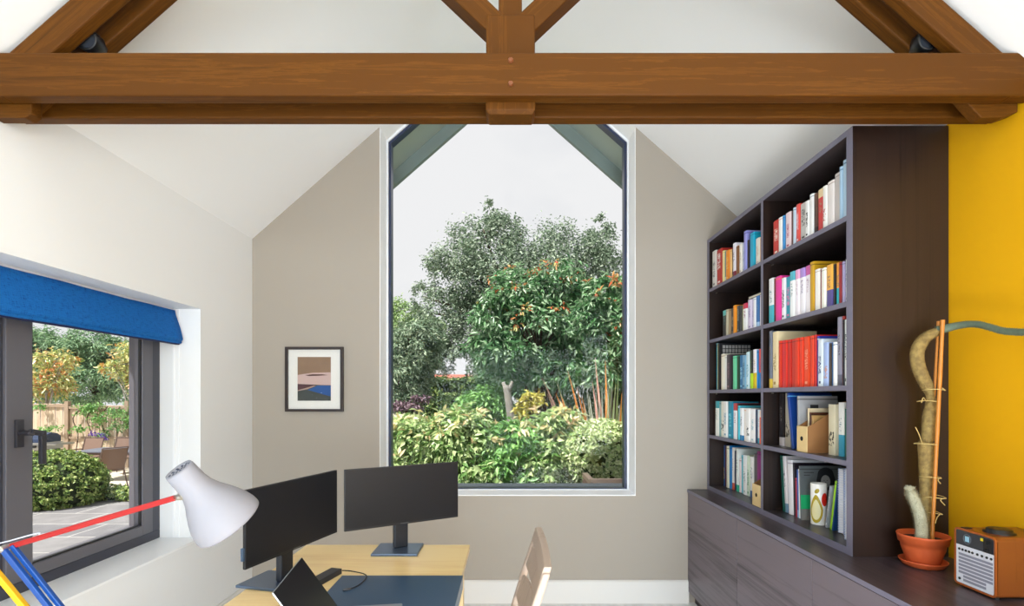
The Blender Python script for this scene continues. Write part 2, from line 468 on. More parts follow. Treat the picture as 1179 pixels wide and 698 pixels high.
# rafters against both slopes, mirrored
ca = math.atan(SL); hh = .095
for s in (-1, 1):
    for (y0, y1) in ((1.767, 1.815), (1.870, 1.923)):
        # upper edge on the ceiling line
        xe = XL - .0 if s < 0 else XR
        x0, z0 = xe, roofz(xe)
        x1, z1 = XA + s * .02, roofz(XA + s * .02)
        nx, nz = -math.sin(ca) * -s * -1, -math.cos(ca)
        off = Vector((-s * math.sin(ca), -math.cos(ca))) * (hh + .030)
        p0 = Vector((x0, z0)) + off; p1 = Vector((x1, z1)) + off
        a, b = (p0, p1) if s < 0 else (p1, p0)
        oak_member('rafter', a, b, hh, y0, y1, t)
# middle foot piece of the rafters coming down between the tie planks
for s in (-1, 1):
    bm = bmesh.new()
    if s > 0: poly = [(1.54, 2.55), (1.607, 2.4686), (1.65, 2.425), (1.72, 2.425), (1.777, 2.445), (1.777, 2.55)]
    else: poly = [(-1.806, 2.55), (-1.806, 2.426), (-1.69, 2.424), (-1.667, 2.44), (-1.667, 2.55)]
    prism(bm, poly, 'Y', 1.819, 1.862)
    obj('rafter_foot', bm, M_OAK, t, bevel=.003)
# king post: block, slimmer stem above, tail block below
KX = 588
def px_x(px, Y): return (px - 586) * Y / 600
bm = bmesh.new()
x0, x1 = px_x(559.5, 1.822), px_x(616, 1.822)
bx(bm, (x0, 1.822, 2.47), (x1, 1.902, 1.45 + 441 * 1.822 / 600))
obj('king_post', bm, M_OAKZ, t, bevel=.006)
bm = bmesh.new(); xs0, xs1 = px_x(574, 1.838), px_x(601, 1.838)
bx(bm, (xs0, 1.838, 2.77), (xs1, 1.898, roofz(0) - .05)); obj('king_post_stem', bm, M_OAKZ, t, bevel=.004)
bm = bmesh.new(); q = .012
z1 = 2.48; z0 = 2.434
v = []
for (z, ins) in ((z1, 0), (z0 + .012, 0), (z0, .010)):
    v.append([bm.verts.new(p) for p in ((x0 + ins, 1.806 + ins, z), (x1 - ins, 1.806 + ins, z), (x1 - ins, 1.897 - ins, z), (x0 + ins, 1.897 - ins, z))])
for a, b2 in zip(v, v[1:]):
    for k in range(4): bm.faces.new((a[k], a[(k + 1) % 4], b2[(k + 1) % 4], b2[k]))
bm.faces.new(v[0]); bm.faces.new(v[-1][::-1]); bmesh.ops.recalc_face_normals(bm, faces=bm.faces)
obj('king_post_tail', bm, M_OAKZ, t, bevel=.002)
for py in (70, 97):
    bm = bmesh.new(); p = W(588, py, 1.765)
    lathe(bm, [(0, .008), (.007, .008), (.0095, .004), (.0095, -.003)], 10, Matrix.Translation(p) @ Matrix.Rotation(PI / 2, 4, 'X'))
    obj('oak_peg', bm, plain('peg_end_grain', '6E3A14', .5), t)
# struts springing from the king post
for s in (-1, 1):
    # lower line through (560,32)-(524,0) at the front face, mirrored about x=588
    pa = W(588 + s * 28, 34, 1.826); pb = W(588 + s * 64, 0, 1.826)
    d = Vector((pb.x - pa.x, pb.z - pa.z)).normalized(); L = .62
    a = Vector((pa.x, pa.z)) - d * .03; b = a + d * L
    if s < 0: oak_member('strut', b, a, .080, 1.826, 1.906, t)
    else: oak_member('strut', a, b, .080, 1.826, 1.906, t)

# packer closing the gap between the tie planks at the yellow wall
bm = bmesh.new(); bx(bm, (1.70, 1.863, 2.478), (1.786, 1.906, 2.6)); obj('packer', bm, M_OAK, t)
# spotlights between the rafter planks, on top of the tie
for i, (px, side) in enumerate(((105, 'left'), (1064, 'right'))):
    s = -1 if px < 586 else 1
    c = W(px, 49, 1.85)
    wall = 'window with the blue blind' if s < 0 else 'yellow wall'
    t2 = thing('spotlight', 'small black spotlight peeping over the oak beam nearest the ' + wall, 'spotlight', (c.x, c.y, 2.62))
    Mx = Matrix.Translation(c) @ Matrix.Rotation(s * .5, 4, 'Y') @ Matrix.Rotation(PI / 2 + .2, 4, 'X')
    bm = bmesh.new(); lathe(bm, [(0, -.040), (.028, -.040), (.036, -.03), (.038, 0), (.038, .03), (.033, .034), (.031, .026), (0, .024)], 28, Mx)
    obj('lamp_head', bm, M_BLACK, t2, smooth=True)
    bm = bmesh.new(); lathe(bm, [(0, .026), (.029, .026), (.029, .028), (0, .029)], 24, Mx); obj('lens', bm, plain('spot_lens', '30343c', .15), t2)
    bm = bmesh.new()
    bx(bm, (c.x - s * .005 - .05, 1.822, 2.612), (c.x - s * .005 + .05, 1.9, 2.635)); tube(bm, [(c.x, c.y, 2.63), (c.x, c.y, c.z)], .009, 8, smooth=1)
    bx(bm, (c.x - s * .058 - .022, 1.83, 2.617), (c.x - s * .058 + .022, 1.885, 2.650), )
    obj('mounting_bracket', bm, M_BLACK, t2, bevel=.003)
BOOKS = {
 'far1': [
  (3.536, 3.606, 0.248, 'D8D4CC', '6a6a70', 2, 'cream white paperback'),
  (3.45, 3.536, 0.237, 'B83028', 'E8E0DA', 2, 'red paperback with white patches'),
  (3.418, 3.45, 0.211, 'E6D79A', 'd8b860', 0, 'thin pale yellow paperback'),
  (3.384, 3.418, 0.2, '5E8C8C', 'C8D8D0', 1, 'thin teal and white paperback'),
  (3.33, 3.384, 0.192, 'EE8E1E', 'F8C060', 2, 'bright orange paperback'),
  (3.303, 3.33, 0.186, 'E8B878', 'c98a40', 0, 'thin pale orange paperback'),
  (3.274, 3.303, 0.181, '3A2A1C', 'B08A30', 2, 'dark brown paperback with gold title'),
  (3.235, 3.274, 0.208, 'E6E2EA', '7A2038', 1, 'white book with maroon foot'),
  (3.195, 3.235, 0.179, '84552E', '3a2416', 0, 'brown hardback'),
  (3.161, 3.195, 0.18, 'ECE8E0', 'b0a090', 2, 'white paperback with grey title'),
  (3.125, 3.157, 0.177, 'C6CCE4', '8a90b0', 2, 'pale lilac-white book'),
  (3.085, 3.125, 0.236, '9A9CE0', '5a50a8', 0, 'tall violet-blue book'),
  (3.062, 3.085, 0.173, '1E1A22', '3a3038', 0, 'short black book'),
  (3.041, 3.062, 0.205, '20307A', '101a50', 0, 'thin navy book'),
  (2.988, 3.041, 0.197, '1AA6C8', '0e7898', 0, 'tall turquoise book'),
  (2.928, 2.976, 0.148, 'EAE4D8', 'c8b8a0', 2, 'chunky white paperback'),
  (2.909, 2.928, 0.138, 'C07A3E', '80481c', 0, 'thin tan paperback'),
 ],
 'far2': [
  (3.387, 3.451, 0.171, '2A2A2C', '5FB8B4', 4, 'black book with turquoise head'),
  (3.351, 3.382, 0.168, 'BDB49A', '8a8068', 0, 'thin beige book'),
  (3.318, 3.347, 0.165, '9A8262', '6a553c', 0, 'thin tan-brown book'),
  (3.269, 3.318, 0.164, '3C3A3A', '8c8676', 2, 'charcoal grey book'),
  (3.226, 3.269, 0.174, 'F59A1C', 'c87000', 0, 'bright orange book'),
  (3.186, 3.222, 0.164, '34363A', '9a9a92', 2, 'dark grey book'),
  (3.156, 3.186, 0.159, '4A4A46', '1c1c1c', 2, 'grey-black book'),
  (3.138, 3.153, 0.159, 'D4D850', 'a8a830', 0, 'very thin lime-yellow book'),
  (3.084, 3.138, 0.162, 'EEF0EE', 'C43050', 4, 'white book with red head'),
  (3.031, 3.077, 0.173, 'DAD0E8', '9080b0', 2, 'wide lilac-white book'),
  (3.0, 3.031, 0.173, 'C8C0E0', '8a80b8', 2, 'pale lilac book'),
  (2.972, 3.0, 0.172, 'EEEEF2', 'b0b0c0', 0, 'plain white book'),
  (2.937, 2.972, 0.176, '3A74B4', 'A8C8E8', 1, 'blue book with pale foot'),
  (2.905, 2.933, 0.176, 'F0E6E8', 'c890a0', 0, 'pinkish white book'),
 ],
 'far3': [
  (3.524, 3.553, 0.316, '1EB4D8', '0e84b0', 0, 'tall thin cyan book'),
  (3.476, 3.524, 0.311, '16161A', 'D8B838', 5, 'tall black photo-grid book'),
  (3.415, 3.466, 0.235, 'ECE6D4', 'a89870', 0, 'cream hardback'),
  (3.371, 3.415, 0.221, 'F2F2EE', 'c0c0c0', 0, 'white hardback'),
  (3.311, 3.368, 0.223, '40343C', '8c6a74', 2, 'dark plum-grey book'),
  (3.229, 3.282, 0.208, '6CD2A0', '40a078', 0, 'mint green book'),
  (3.197, 3.229, 0.203, '1E4A30', '102a1c', 0, 'dark forest green book'),
  (3.15, 3.197, 0.205, '1870A8', '9ad0e8', 2, 'strong blue book'),
  (3.1, 3.144, 0.202, '7AA8C4', '205878', 2, 'blue-grey patterned book'),
  (3.058, 3.1, 0.217, 'D4ECF4', '60b0c8', 2, 'icy white-blue book'),
  (3.042, 3.058, 0.223, '1A9A9A', '0c6868', 0, 'very thin teal book'),
  (3.009, 3.042, 0.222, '2A3030', 'B0D428', 6, 'black book with lime foot'),
  (2.969, 3.009, 0.224, 'F0EAF0', 'E0C020', 6, 'white book with colourful foot'),
  (2.956, 2.969, 0.218, '2A8CD0', '106090', 0, 'thin sky-blue book'),
  (2.903, 2.954, 0.222, 'E84C48', '2A80D0', 6, 'coral book with blue foot'),
 ],
 'far4': [
  (3.497, 3.556, 0.235, 'EEF0E8', '38A0A8', 4, 'white book with teal head'),
  (3.476, 3.497, 0.234, '7CA0A0', '3a6868', 0, 'thin grey-teal book'),
  (3.419, 3.476, 0.234, 'ECEADC', '50504a', 3, 'cream book with black ink drawing'),
  (3.358, 3.419, 0.234, 'F2F2EE', '70a0b8', 2, 'tall plain white book'),
  (3.282, 3.355, 0.234, '1088A8', '70D0E0', 2, 'wide teal-blue book'),
  (3.229, 3.282, 0.224, 'F0EEF0', 'C04848', 4, 'white book with red head'),
  (3.204, 3.229, 0.222, '3A2020', '180c0c', 0, 'thin dark brown book'),
  (3.186, 3.204, 0.21, '50C0D0', '208898', 0, 'thin cyan book'),
  (3.138, 3.186, 0.196, 'F0F2F4', '2A80B8', 1, 'white book with blue foot'),
  (3.092, 3.135, 0.195, 'F4EEE8', 'e0a888', 0, 'white magazine volume with peach edge'),
  (3.044, 3.092, 0.195, 'F6F4F2', '303030', 3, 'white book with black picture'),
  (2.988, 3.039, 0.194, 'F4F2F2', 'a0c8d8', 2, 'broad white book'),
  (2.966, 2.985, 0.193, '30405C', '18243c', 0, 'thin navy-grey book'),
  (2.935, 2.966, 0.191, 'E6F2F8', '30A0C0', 1, 'white book with cyan foot'),
  (2.893, 2.931, 0.187, 'F05A28', 'F8E0D0', 4, 'orange-red book'),
 ],
 'far5': [
  (3.616, 3.698, 0.283, '2A4A78', 'F0C030', 3, 'navy book with yellow sun'),
  (3.578, 3.616, 0.277, '5A1420', '2a0a10', 0, 'thin dark red book'),
  (3.536, 3.578, 0.284, 'ECE8D0', 'a0a080', 0, 'thin cream book'),
  (3.501, 3.536, 0.289, '1880C8', '0c5890', 0, 'thin bright blue book'),
  (3.471, 3.501, 0.28, 'E8E4DC', 'C85840', 1, 'thin white book with red foot'),
  (3.428, 3.471, 0.262, '1E3050', '0c1830', 0, 'dark navy book'),
  (3.391, 3.428, 0.28, 'EEF4F0', '30B090', 1, 'white book with green foot'),
  (3.361, 3.386, 0.219, 'F2E0E0', 'c09090', 0, 'short pink-white booklet'),
  (3.326, 3.361, 0.244, '58C4D8', '2890a8', 0, 'light cyan book'),
  (3.274, 3.326, 0.25, 'F2F4F2', 'b0c0c0', 2, 'white annual'),
  (3.239, 3.274, 0.252, 'D4E4D0', '408858', 2, 'white-green book'),
  (3.194, 3.239, 0.249, 'F4F4F4', '3060a0', 1, 'clean white book with blue foot'),
  (3.145, 3.194, 0.27, '5C5A5C', '3a3a3c', 0, 'mid-grey folder'),
  (3.094, 3.141, 0.293, '8C1E78', '601050', 0, 'purple magenta folder'),
  (3.074, 3.093, 0.243, '2860D8', '1040a0', 0, 'thin royal-blue folder'),
 ],
 'near1': [
  (2.722, 2.789, 0.182, 'CC2E22', 'F4E8DC', 2, 'red hardback with white title'),
  (2.685, 2.719, 0.179, 'F0ECE8', 'd0a8a0', 0, 'thin white book'),
  (2.664, 2.685, 0.179, '3C8CC8', '205890', 0, 'thin mid-blue book'),
  (2.612, 2.661, 0.181, 'F0D8DC', 'B85070', 2, 'pinkish white book'),
  (2.582, 2.612, 0.176, '6A3830', '3a1c18', 0, 'maroon-brown book'),
  (2.56, 2.582, 0.182, 'C0D4E4', '708ca0', 0, 'thin icy blue book'),
  (2.529, 2.56, 0.189, 'E05048', 'F2D8E0', 2, 'coral red book'),
  (2.474, 2.529, 0.179, 'C8C4C0', '403c3c', 2, 'light grey book with dark title'),
  (2.443, 2.474, 0.173, 'ECECEA', '1c1c1c', 2, 'white book with bold black lettering'),
  (2.413, 2.443, 0.193, 'F0F0EE', 'a0b0b8', 0, 'slim bright white book'),
  (2.387, 2.413, 0.185, '5A4034', '2c1c18', 1, 'dark brown book'),
  (2.34, 2.387, 0.192, 'D03A38', 'F0D8A8', 4, 'red book with cream head'),
  (2.309, 2.338, 0.189, 'F0EEE8', 'c03030', 3, 'white book with tiny red mark'),
  (2.263, 2.309, 0.195, 'E8E0DC', 'b8a8a0', 0, 'wide pale grey-pink book'),
  (2.219, 2.263, 0.211, 'C4BCB8', '8a8280', 0, 'tall grey-white hardback'),
  (2.199, 2.217, 0.224, 'A4C4DC', '6088a8', 0, 'thin light blue book'),
  (2.176, 2.198, 0.243, 'B0CCE0', '5880a0', 0, 'tallest pale blue book'),
 ],
 'near2': [
  (2.783, 2.834, 0.242, 'EEF0F0', '48B8C8', 6, 'white book with turquoise foot'),
  (2.755, 2.783, 0.234, '8A2020', '3a1010', 1, 'dark red book'),
  (2.7, 2.753, 0.234, 'E83898', 'F07840', 0, 'hot pink magenta book'),
  (2.661, 2.697, 0.215, 'F4F0F4', '202838', 2, 'white book with heavy black lettering'),
  (2.614, 2.659, 0.211, '28A0B8', 'F080B0', 2, 'turquoise book'),
  (2.567, 2.61, 0.226, 'F6F8F8', '58B8C8', 4, 'white book with turquoise head'),
  (2.53, 2.567, 0.225, 'F6EEF6', 'E8A8D0', 4, 'white book with pale pink head'),
  (2.488, 2.53, 0.224, 'F6F2F8', 'B090D8', 4, 'white book with lilac head'),
  (2.442, 2.488, 0.225, 'F6F0F6', 'D060A8', 4, 'white book with magenta head'),
  (2.406, 2.438, 0.231, 'C89A20', '7a5a10', 0, 'tall golden yellow hardback'),
  (2.366, 2.404, 0.188, 'F6F2EC', 'd0c0a8', 0, 'ivory hardback'),
  (2.349, 2.365, 0.182, '9A5A50', '5a3028', 0, 'thin brown-pink book'),
  (2.315, 2.346, 0.18, 'F2F0E4', 'c8c0a0', 0, 'off-white hardback'),
  (2.269, 2.313, 0.185, 'EEB048', '5A5090', 6, 'yellow book with purple foot'),
  (2.255, 2.267, 0.18, '1C1C20', '0c0c0c', 0, 'thin black book'),
  (2.224, 2.253, 0.181, 'F4A030', '20B8C8', 6, 'orange book with cyan foot'),
  (2.208, 2.223, 0.177, '8C1E24', '501014', 0, 'dark crimson book'),
  (2.19, 2.206, 0.175, 'A8A0C8', '787098', 0, 'thin lilac-grey book'),
  (2.168, 2.189, 0.179, 'E4E8EC', '909aa4', 2, 'white-grey book against the end panel'),
 ],
 'near3': [
  (2.789, 2.817, 0.306, '6C7484', 'D8B840', 1, 'grey-blue book with yellow foot'),
  (2.734, 2.787, 0.297, 'E6D4A8', 'a08040', 2, 'cream-tan hardback'),
  (2.703, 2.728, 0.244, 'D83418', 'a02010', 0, 'plain glossy red volume'),
  (2.664, 2.702, 0.243, 'E02838', 'b01828', 0, 'plain glossy red volume'),
  (2.64, 2.663, 0.241, 'D82C1C', 'a82010', 0, 'plain glossy red volume'),
  (2.607, 2.639, 0.24, 'C8281C', '901810', 0, 'plain glossy red volume'),
  (2.567, 2.606, 0.24, 'D03020', 'a02010', 0, 'plain glossy red volume'),
  (2.529, 2.565, 0.239, 'E03A1C', 'b02810', 0, 'plain glossy red volume'),
  (2.498, 2.528, 0.239, 'E23C20', 'b02810', 0, 'plain glossy red volume'),
  (2.449, 2.497, 0.238, 'E8461C', 'F8A080', 2, 'plain glossy red volume'),
  (2.433, 2.448, 0.237, 'DC3418', 'a82810', 0, 'plain glossy red volume'),
  (2.409, 2.432, 0.237, 'E04020', 'a82810', 0, 'plain glossy red volume'),
  (2.393, 2.408, 0.238, 'C82A24', '901818', 0, 'plain glossy red volume'),
  (2.375, 2.391, 0.23, '2838A0', 'D8E0E8', 0, 'deep blue book'),
  (2.337, 2.373, 0.211, 'D4DEE6', '304878', 2, 'white book with dark blue lettering'),
  (2.3, 2.335, 0.194, 'A8BCE8', 'C89890', 3, 'pale blue book'),
  (2.285, 2.299, 0.188, '4A3A30', '201814', 0, 'thin dark brown book'),
  (2.264, 2.284, 0.189, '2C6CA8', '184878', 0, 'mid-blue paperback'),
  (2.241, 2.263, 0.189, 'F4F4F2', '7080a0', 0, 'plain white paperback'),
  (2.21, 2.239, 0.293, '8C8A9C', '606070', 1, 'tallest grey-lilac book'),
  (2.196, 2.209, 0.293, 'A83028', '602018', 0, 'tall thin rust-red book'),
  (2.188, 2.195, 0.277, '282830', '101014', 0, 'thin black book'),
  (2.17, 2.187, 0.275, 'D8E0E0', '283038', 2, 'white book with black pattern'),
 ],
}
# ------------------------------------------------------------------ bookcase and low cabinets
CF, CB = 1.258, XR - .003
M_WT = wood('worktop_veneer', '221B1E', '463C40', 'Y', rough=0.33, fine=70, coarse=1.0, bump=0.15)
M_DOOR = wood('greyed_veneer_door', '3A3238', '6E646C', 'Y', rough=0.42, fine=46, coarse=1.3, bump=0.25)
box('worktop', (CF - .004, .75, .78), (CB, YB - .004, .80), M_WT, bevel=.0015)
tag(bpy.data.objects['worktop'], 'long dark veneered worktop running along the yellow wall over the cabinet doors', 'worktop')
box('edge_sheen', (CF - .0052, .75, .7805), (CF - .0038, YB - .004, .7995), M_EDGE, bpy.data.objects['worktop'])
ys = [YB - .004, 2.874, 2.163, 1.45, .75]
where = ['against the white window wall', 'in the middle, below the tall bookcase', 'below the potted cactus', 'nearest the camera, below the radio']
for i in range(4):
    a, b = ys[i + 1], ys[i]
    t = thing('low_cabinet', 'dark veneered handleless cabinet unit ' + where[i], 'cabinet', (1.5, (a + b) / 2, 0), group='low cabinet units along the yellow wall')
    bm = bmesh.new(); bx(bm, (CF + .022, a + .001, .08), (CB, b - .001, .779)); obj('carcass', bm, M_WENGEX, t)
    bm = bmesh.new(); bx(bm, (CF, a + .0022, .085), (CF + .02, b - .0022, .776)); obj('cabinet_door', bm, M_DOOR, t, bevel=.001)
    bm = bmesh.new(); bx(bm, (CF + .05, a + .001, 0), (CF + .066, b - .001, .08)); obj('plinth', bm, M_WENGEX, t)

BX0, BX1, BZ0, BZ1 = 1.394, 1.784, .80, 2.55
t = thing('bookcase', 'tall dark wenge bookcase in two bays standing on the worktop', 'bookcase', (1.59, 2.9, .80))
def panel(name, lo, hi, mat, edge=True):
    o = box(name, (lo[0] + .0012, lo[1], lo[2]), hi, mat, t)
    if edge: box('edge_sheen', (lo[0], lo[1], lo[2]), (lo[0] + .0012, hi[1], hi[2]), M_EDGE, o)  # thin lighter strip paints the window sheen onto the wenge edge
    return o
YD0, YD1 = 2.860, 2.884; YN0, YN1 = 2.115, 2.153; YF0, YF1 = 3.63, 3.664
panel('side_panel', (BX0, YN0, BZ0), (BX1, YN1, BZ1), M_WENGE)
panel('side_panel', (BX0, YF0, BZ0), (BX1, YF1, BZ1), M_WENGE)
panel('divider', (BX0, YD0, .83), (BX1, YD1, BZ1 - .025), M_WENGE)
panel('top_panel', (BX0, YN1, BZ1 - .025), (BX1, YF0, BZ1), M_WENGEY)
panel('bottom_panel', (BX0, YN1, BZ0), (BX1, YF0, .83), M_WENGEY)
box('back_panel', (BX1 - .012, YN1, .83), (BX1, YF0, BZ1 - .025), M_WENGEX, t)
ZS = {1: 2.20, 2: 1.845, 3: 1.497, 4: 1.185, 5: .83}
for k in (1, 2, 3, 4):
    for (a, b) in ((YN1, YD0), (YD1, YF0)):
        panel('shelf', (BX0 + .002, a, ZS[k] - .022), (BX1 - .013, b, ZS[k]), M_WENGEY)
        for yy in (a, b):
            bm = bmesh.new()
            d = .012 if yy == a else -.012
            lathe(bm, [(0, 0), (.004, 0), (.004, abs(d)), (0, abs(d))], 8, Matrix.Translation((BX0 + .05, yy, ZS[k] - .027)) @ Matrix.Rotation(PI / 2 if d < 0 else -PI / 2, 4, 'X'))
            obj('shelf_pin', bm, M_STEEL, t)

# ------------------------------------------------------------------ books
def book_mat(c1, c2, style, seed):
    m, nt, bs = new_mat('book_cover_%d' % seed)
    L = nt.links.new
    tc = nt.nodes.new('ShaderNodeTexCoord'); sp = nt.nodes.new('ShaderNodeSeparateXYZ'); L(tc.outputs['Generated'], sp.inputs[0])
    def mth(op, a, b=None):
        n = nt.nodes.new('ShaderNodeMath'); n.operation = op
        for k, v in enumerate((a, b)):
            if v is None: continue
            if isinstance(v, (int, float)): n.inputs[k].default_value = v
            else: L(v, n.inputs[k])
        return n.outputs[0]
    X, Y, Z = sp.outputs
    onspine = mth('LESS_THAN', X, .06)
    def noise(sy, sz, sx=2):
        mp = nt.nodes.new('ShaderNodeMapping'); mp.inputs['Scale'].default_value = (sx, sy, sz); mp.inputs['Location'].default_value = (seed * 1.7, seed * .9, seed * 2.3)
        n = nt.nodes.new('ShaderNodeTexNoise'); n.inputs['Scale'].default_value = 1; n.inputs['Detail'].default_value = 1
        L(tc.outputs['Generated'], mp.inputs['Vector']); L(mp.outputs['Vector'], n.inputs['Vector']); return n.outputs['Fac']
    rnd = random.Random(seed)
    def between(v, a, b): return mth('MULTIPLY', mth('GREATER_THAN', v, a), mth('LESS_THAN', v, b))
    if style == 2:
        a = .25 + rnd.random() * .2; b = a + .3 + rnd.random() * .15
        mask = mth('MULTIPLY', mth('MULTIPLY', between(Z, a, b), between(Y, .25, .75)), mth('GREATER_THAN', noise(3, 75), .5))
        mask = mth('MAXIMUM', mask, mth('MULTIPLY', mth('MULTIPLY', between(Z, .06, .11), between(Y, .3, .7)), 1))
    elif style == 1: mask = mth('LESS_THAN', Z, .16)
    elif style == 4: mask = mth('GREATER_THAN', Z, .80)
    elif style == 6: mask = mth('LESS_THAN', Z, .40)
    elif style == 3: mask = mth('MULTIPLY', mth('MULTIPLY', between(Z, .18, .46), between(Y, .15, .85)), mth('GREATER_THAN', noise(3.5, 14), .52))
    elif style == 5: mask = mth('MULTIPLY', between(Y, .55, .98), mth('GREATER_THAN', mth('FRACT', mth('MULTIPLY', Z, 22)), .5))
    else: mask = between(Z, .93, .95)
    mask = mth('MULTIPLY', mask, onspine) if style in (2, 3, 5) else mask
    mx = nt.nodes.new('ShaderNodeMix'); mx.data_type = 'RGBA'; mx.inputs[6].default_value = hexc(c1); mx.inputs[7].default_value = hexc(c2)
    L(mask, mx.inputs[0])
    # second line of small lettering on patterned heads and feet
    if style in (4, 6, 1):
        m2 = mth('MULTIPLY', mth('MULTIPLY', mth('MULTIPLY', between(Z, .45, .74), between(Y, .3, .7)), mth('GREATER_THAN', noise(3, 80), .56)), onspine)
        m3 = nt.nodes.new('ShaderNodeMix'); m3.data_type = 'RGBA'; m3.inputs[7].default_value = tuple(x * .45 for x in hexc(c2)[:3]) + (1,)
        L(m2, m3.inputs[0]); L(mx.outputs[2], m3.inputs[6]); mx = m3
    L(mx.outputs[2], bs.inputs['Base Color'])
    bs.inputs['Roughness'].default_value = .38; bs.inputs['Specular IOR Level'].default_value = .45
    return m
M_PAGE = plain('paper_edges', 'E4DCC6', .8, noise=.06, nscale=300)
SEED = [0]
def make_book(th, h, dep, c1, c2, style, M, label=None, group=None, name='book', mat=None):
    SEED[0] += 1
    bm = bmesh.new()
    cv = min(.0025, th * .12); r = min(.004, th * .2)
    # U-shaped cover in plan, spine rounded at -x
    out = [(dep, 0), (r, 0), (r * .3, th * .12), (0, th * .3), (0, th * .7), (r * .3, th * .88), (r, th), (dep, th)]
    inn = [(dep, th - cv), (r + cv, th - cv), (cv * 1.2, th * .7), (cv * 1.2, th * .3), (r + cv, cv), (dep, cv)]
    prism(bm, out + inn, 'Z', 0, h)
    o = obj(name, bm, mat or book_mat(c1, c2, style, SEED[0]), M=M)
    bm = bmesh.new(); bx(bm, (cv * 1.3, cv * 1.02, .0025), (dep - .004, th - cv * 1.02, h - .0028))
    obj('pages', bm, M_PAGE, o, local=True, M=Matrix.Identity(4))
    tag(o, label, 'book', group)
    return o
ORD = 'first second third fourth fifth sixth seventh eighth ninth tenth eleventh twelfth thirteenth fourteenth fifteenth sixteenth seventeenth eighteenth nineteenth twentieth twenty-first twenty-second twenty-third'.split()
SHELFN = {1: 'top', 2: 'second', 3: 'middle', 4: 'fourth', 5: 'bottom'}
for key, rows in BOOKS.items():
    bay, k = key[:-1], int(key[-1])
    prev = None
    for i, (y0, y1, h, c1, c2, st, desc) in enumerate(rows):
        if prev is not None and y1 > prev - .0006: y1 = prev - .0006
        lim = (YD1 + .001) if bay == 'far' else (YN1 + .001)
        y0 = max(y0, lim)
        if bay == 'far': y1 = min(y1, YF0 - .002)
        else: y1 = min(y1, YD0 - .002)
        if y1 - y0 < .004: continue
        prev = y0
        dep = min(.30, max(.115, h * .70)) - (0.0 if k < 5 else .02)
        xs = (1.404 if k < 5 else 1.49) + (SEED[0] * 37 % 7) * .0015
        dep = min(dep, BX1 - .016 - xs)
        if desc.startswith('plain glossy red'):
            lab = 'glossy red matching volume, %s book from the window wall on near bay middle shelf' % ORD[i]
            g = 'matching red volumes on the middle shelf'
        else:
            lab = '%s, %s from window wall on %s shelf, %s bay' % (desc, ORD[i], SHELFN[k], bay)
            g = 'books on the %s shelf of the %s bay' % (SHELFN[k], bay)
        o = make_book(y1 - y0 - .0006, h, dep, c1, c2, st, Matrix.Translation((xs, y0, ZS[k] + .0003)), lab, g)
        if desc.startswith('tall black photo-grid'):
            bm = bmesh.new()
            for a in range(9):
                for b in range(3):
                    bx(bm, (.02 + a * .021, -.0006, h - .035 - b * .026), (.036 + a * .021, .0004, h - .014 - b * .026))
            obj('cover_pictures', bm, plain('grid_pictures', 'A8A4A0', .5, noise=.7, nscale=90), o, local=True, M=Matrix.Identity(4), label='grid of small grey pictures')
# dark flat book lying on top of the pale books of the second shelf
o = make_book(.016, .21, .15, '1C1E26', '50586a', 0, Matrix.Translation((1.415, 3.10, 1.845 + .1785 + .017)) @ Matrix.Rotation(PI / 2, 4, 'Y') @ Matrix.Rotation(-PI / 2, 4, 'X'),
              'flat black book lying across the pale lilac books, second shelf of the far bay', None)
bpy.data.objects.remove(o.children[0]); bpy.data.objects.remove(o)
o = thing('book', 'flat black book lying across the pale lilac books, second shelf of the far bay', 'book', (1.41, 2.89, 1.845 + .1775))
ztop = 1.845 + .1775
for k_, (za, zb) in enumerate(((0, .002), (.014, .016))): box('cover', (1.412, 2.892, ztop + za), (1.55, 3.08, ztop + zb), plain('black_cloth', '1E2028', .4), o)
box('pages', (1.416, 2.896, ztop + .002), (1.546, 3.076, ztop + .014), M_PAGE, o)

def lean(x, y, z, ang):   # ang>0 leans the top towards the camera (-Y)
    return Matrix.Translation((x, y, z)) @ Matrix.Rotation(ang, 4, 'X')
B4 = 'standing on the fourth shelf of the near bay'
make_book(.045, .285, .21, '1C161A', 'C8C0C0', 1, Matrix.Translation((1.475, 2.805, 1.1853)), 'slim black folder beside the divider on the fourth shelf of the near bay', 'things on the fourth shelf of the near bay')
make_book(.05, .285, .21, 'B8B0A0', '5a544c', 3, Matrix.Translation((1.475, 2.738, 1.1853)), 'beige-grey book between black folder and blue book on the fourth shelf', 'things on the fourth shelf of the near bay')
make_book(.022, .285, .22, '123C88', '5AA8E0', 0, lean(1.43, 2.62, 1.1890, -.16), 'large royal blue book leaning over behind the fourth shelf magazine file', 'things on the fourth shelf of the near bay')
o = make_book(.02, .268, .19, 'A4A4A6', '505050', 0, lean(1.425, 2.556, 1.1858, -.02), 'grey book with its cover showing, upright behind the magazine file', 'things on the fourth shelf of the near bay')
bm = bmesh.new(); bx(bm, (.055, -.0006, .2), (.095, .0002, .225)); obj('cover_title', bm, plain('dark_title_block', '303033', .6), o, local=True, M=Matrix.Identity(4))
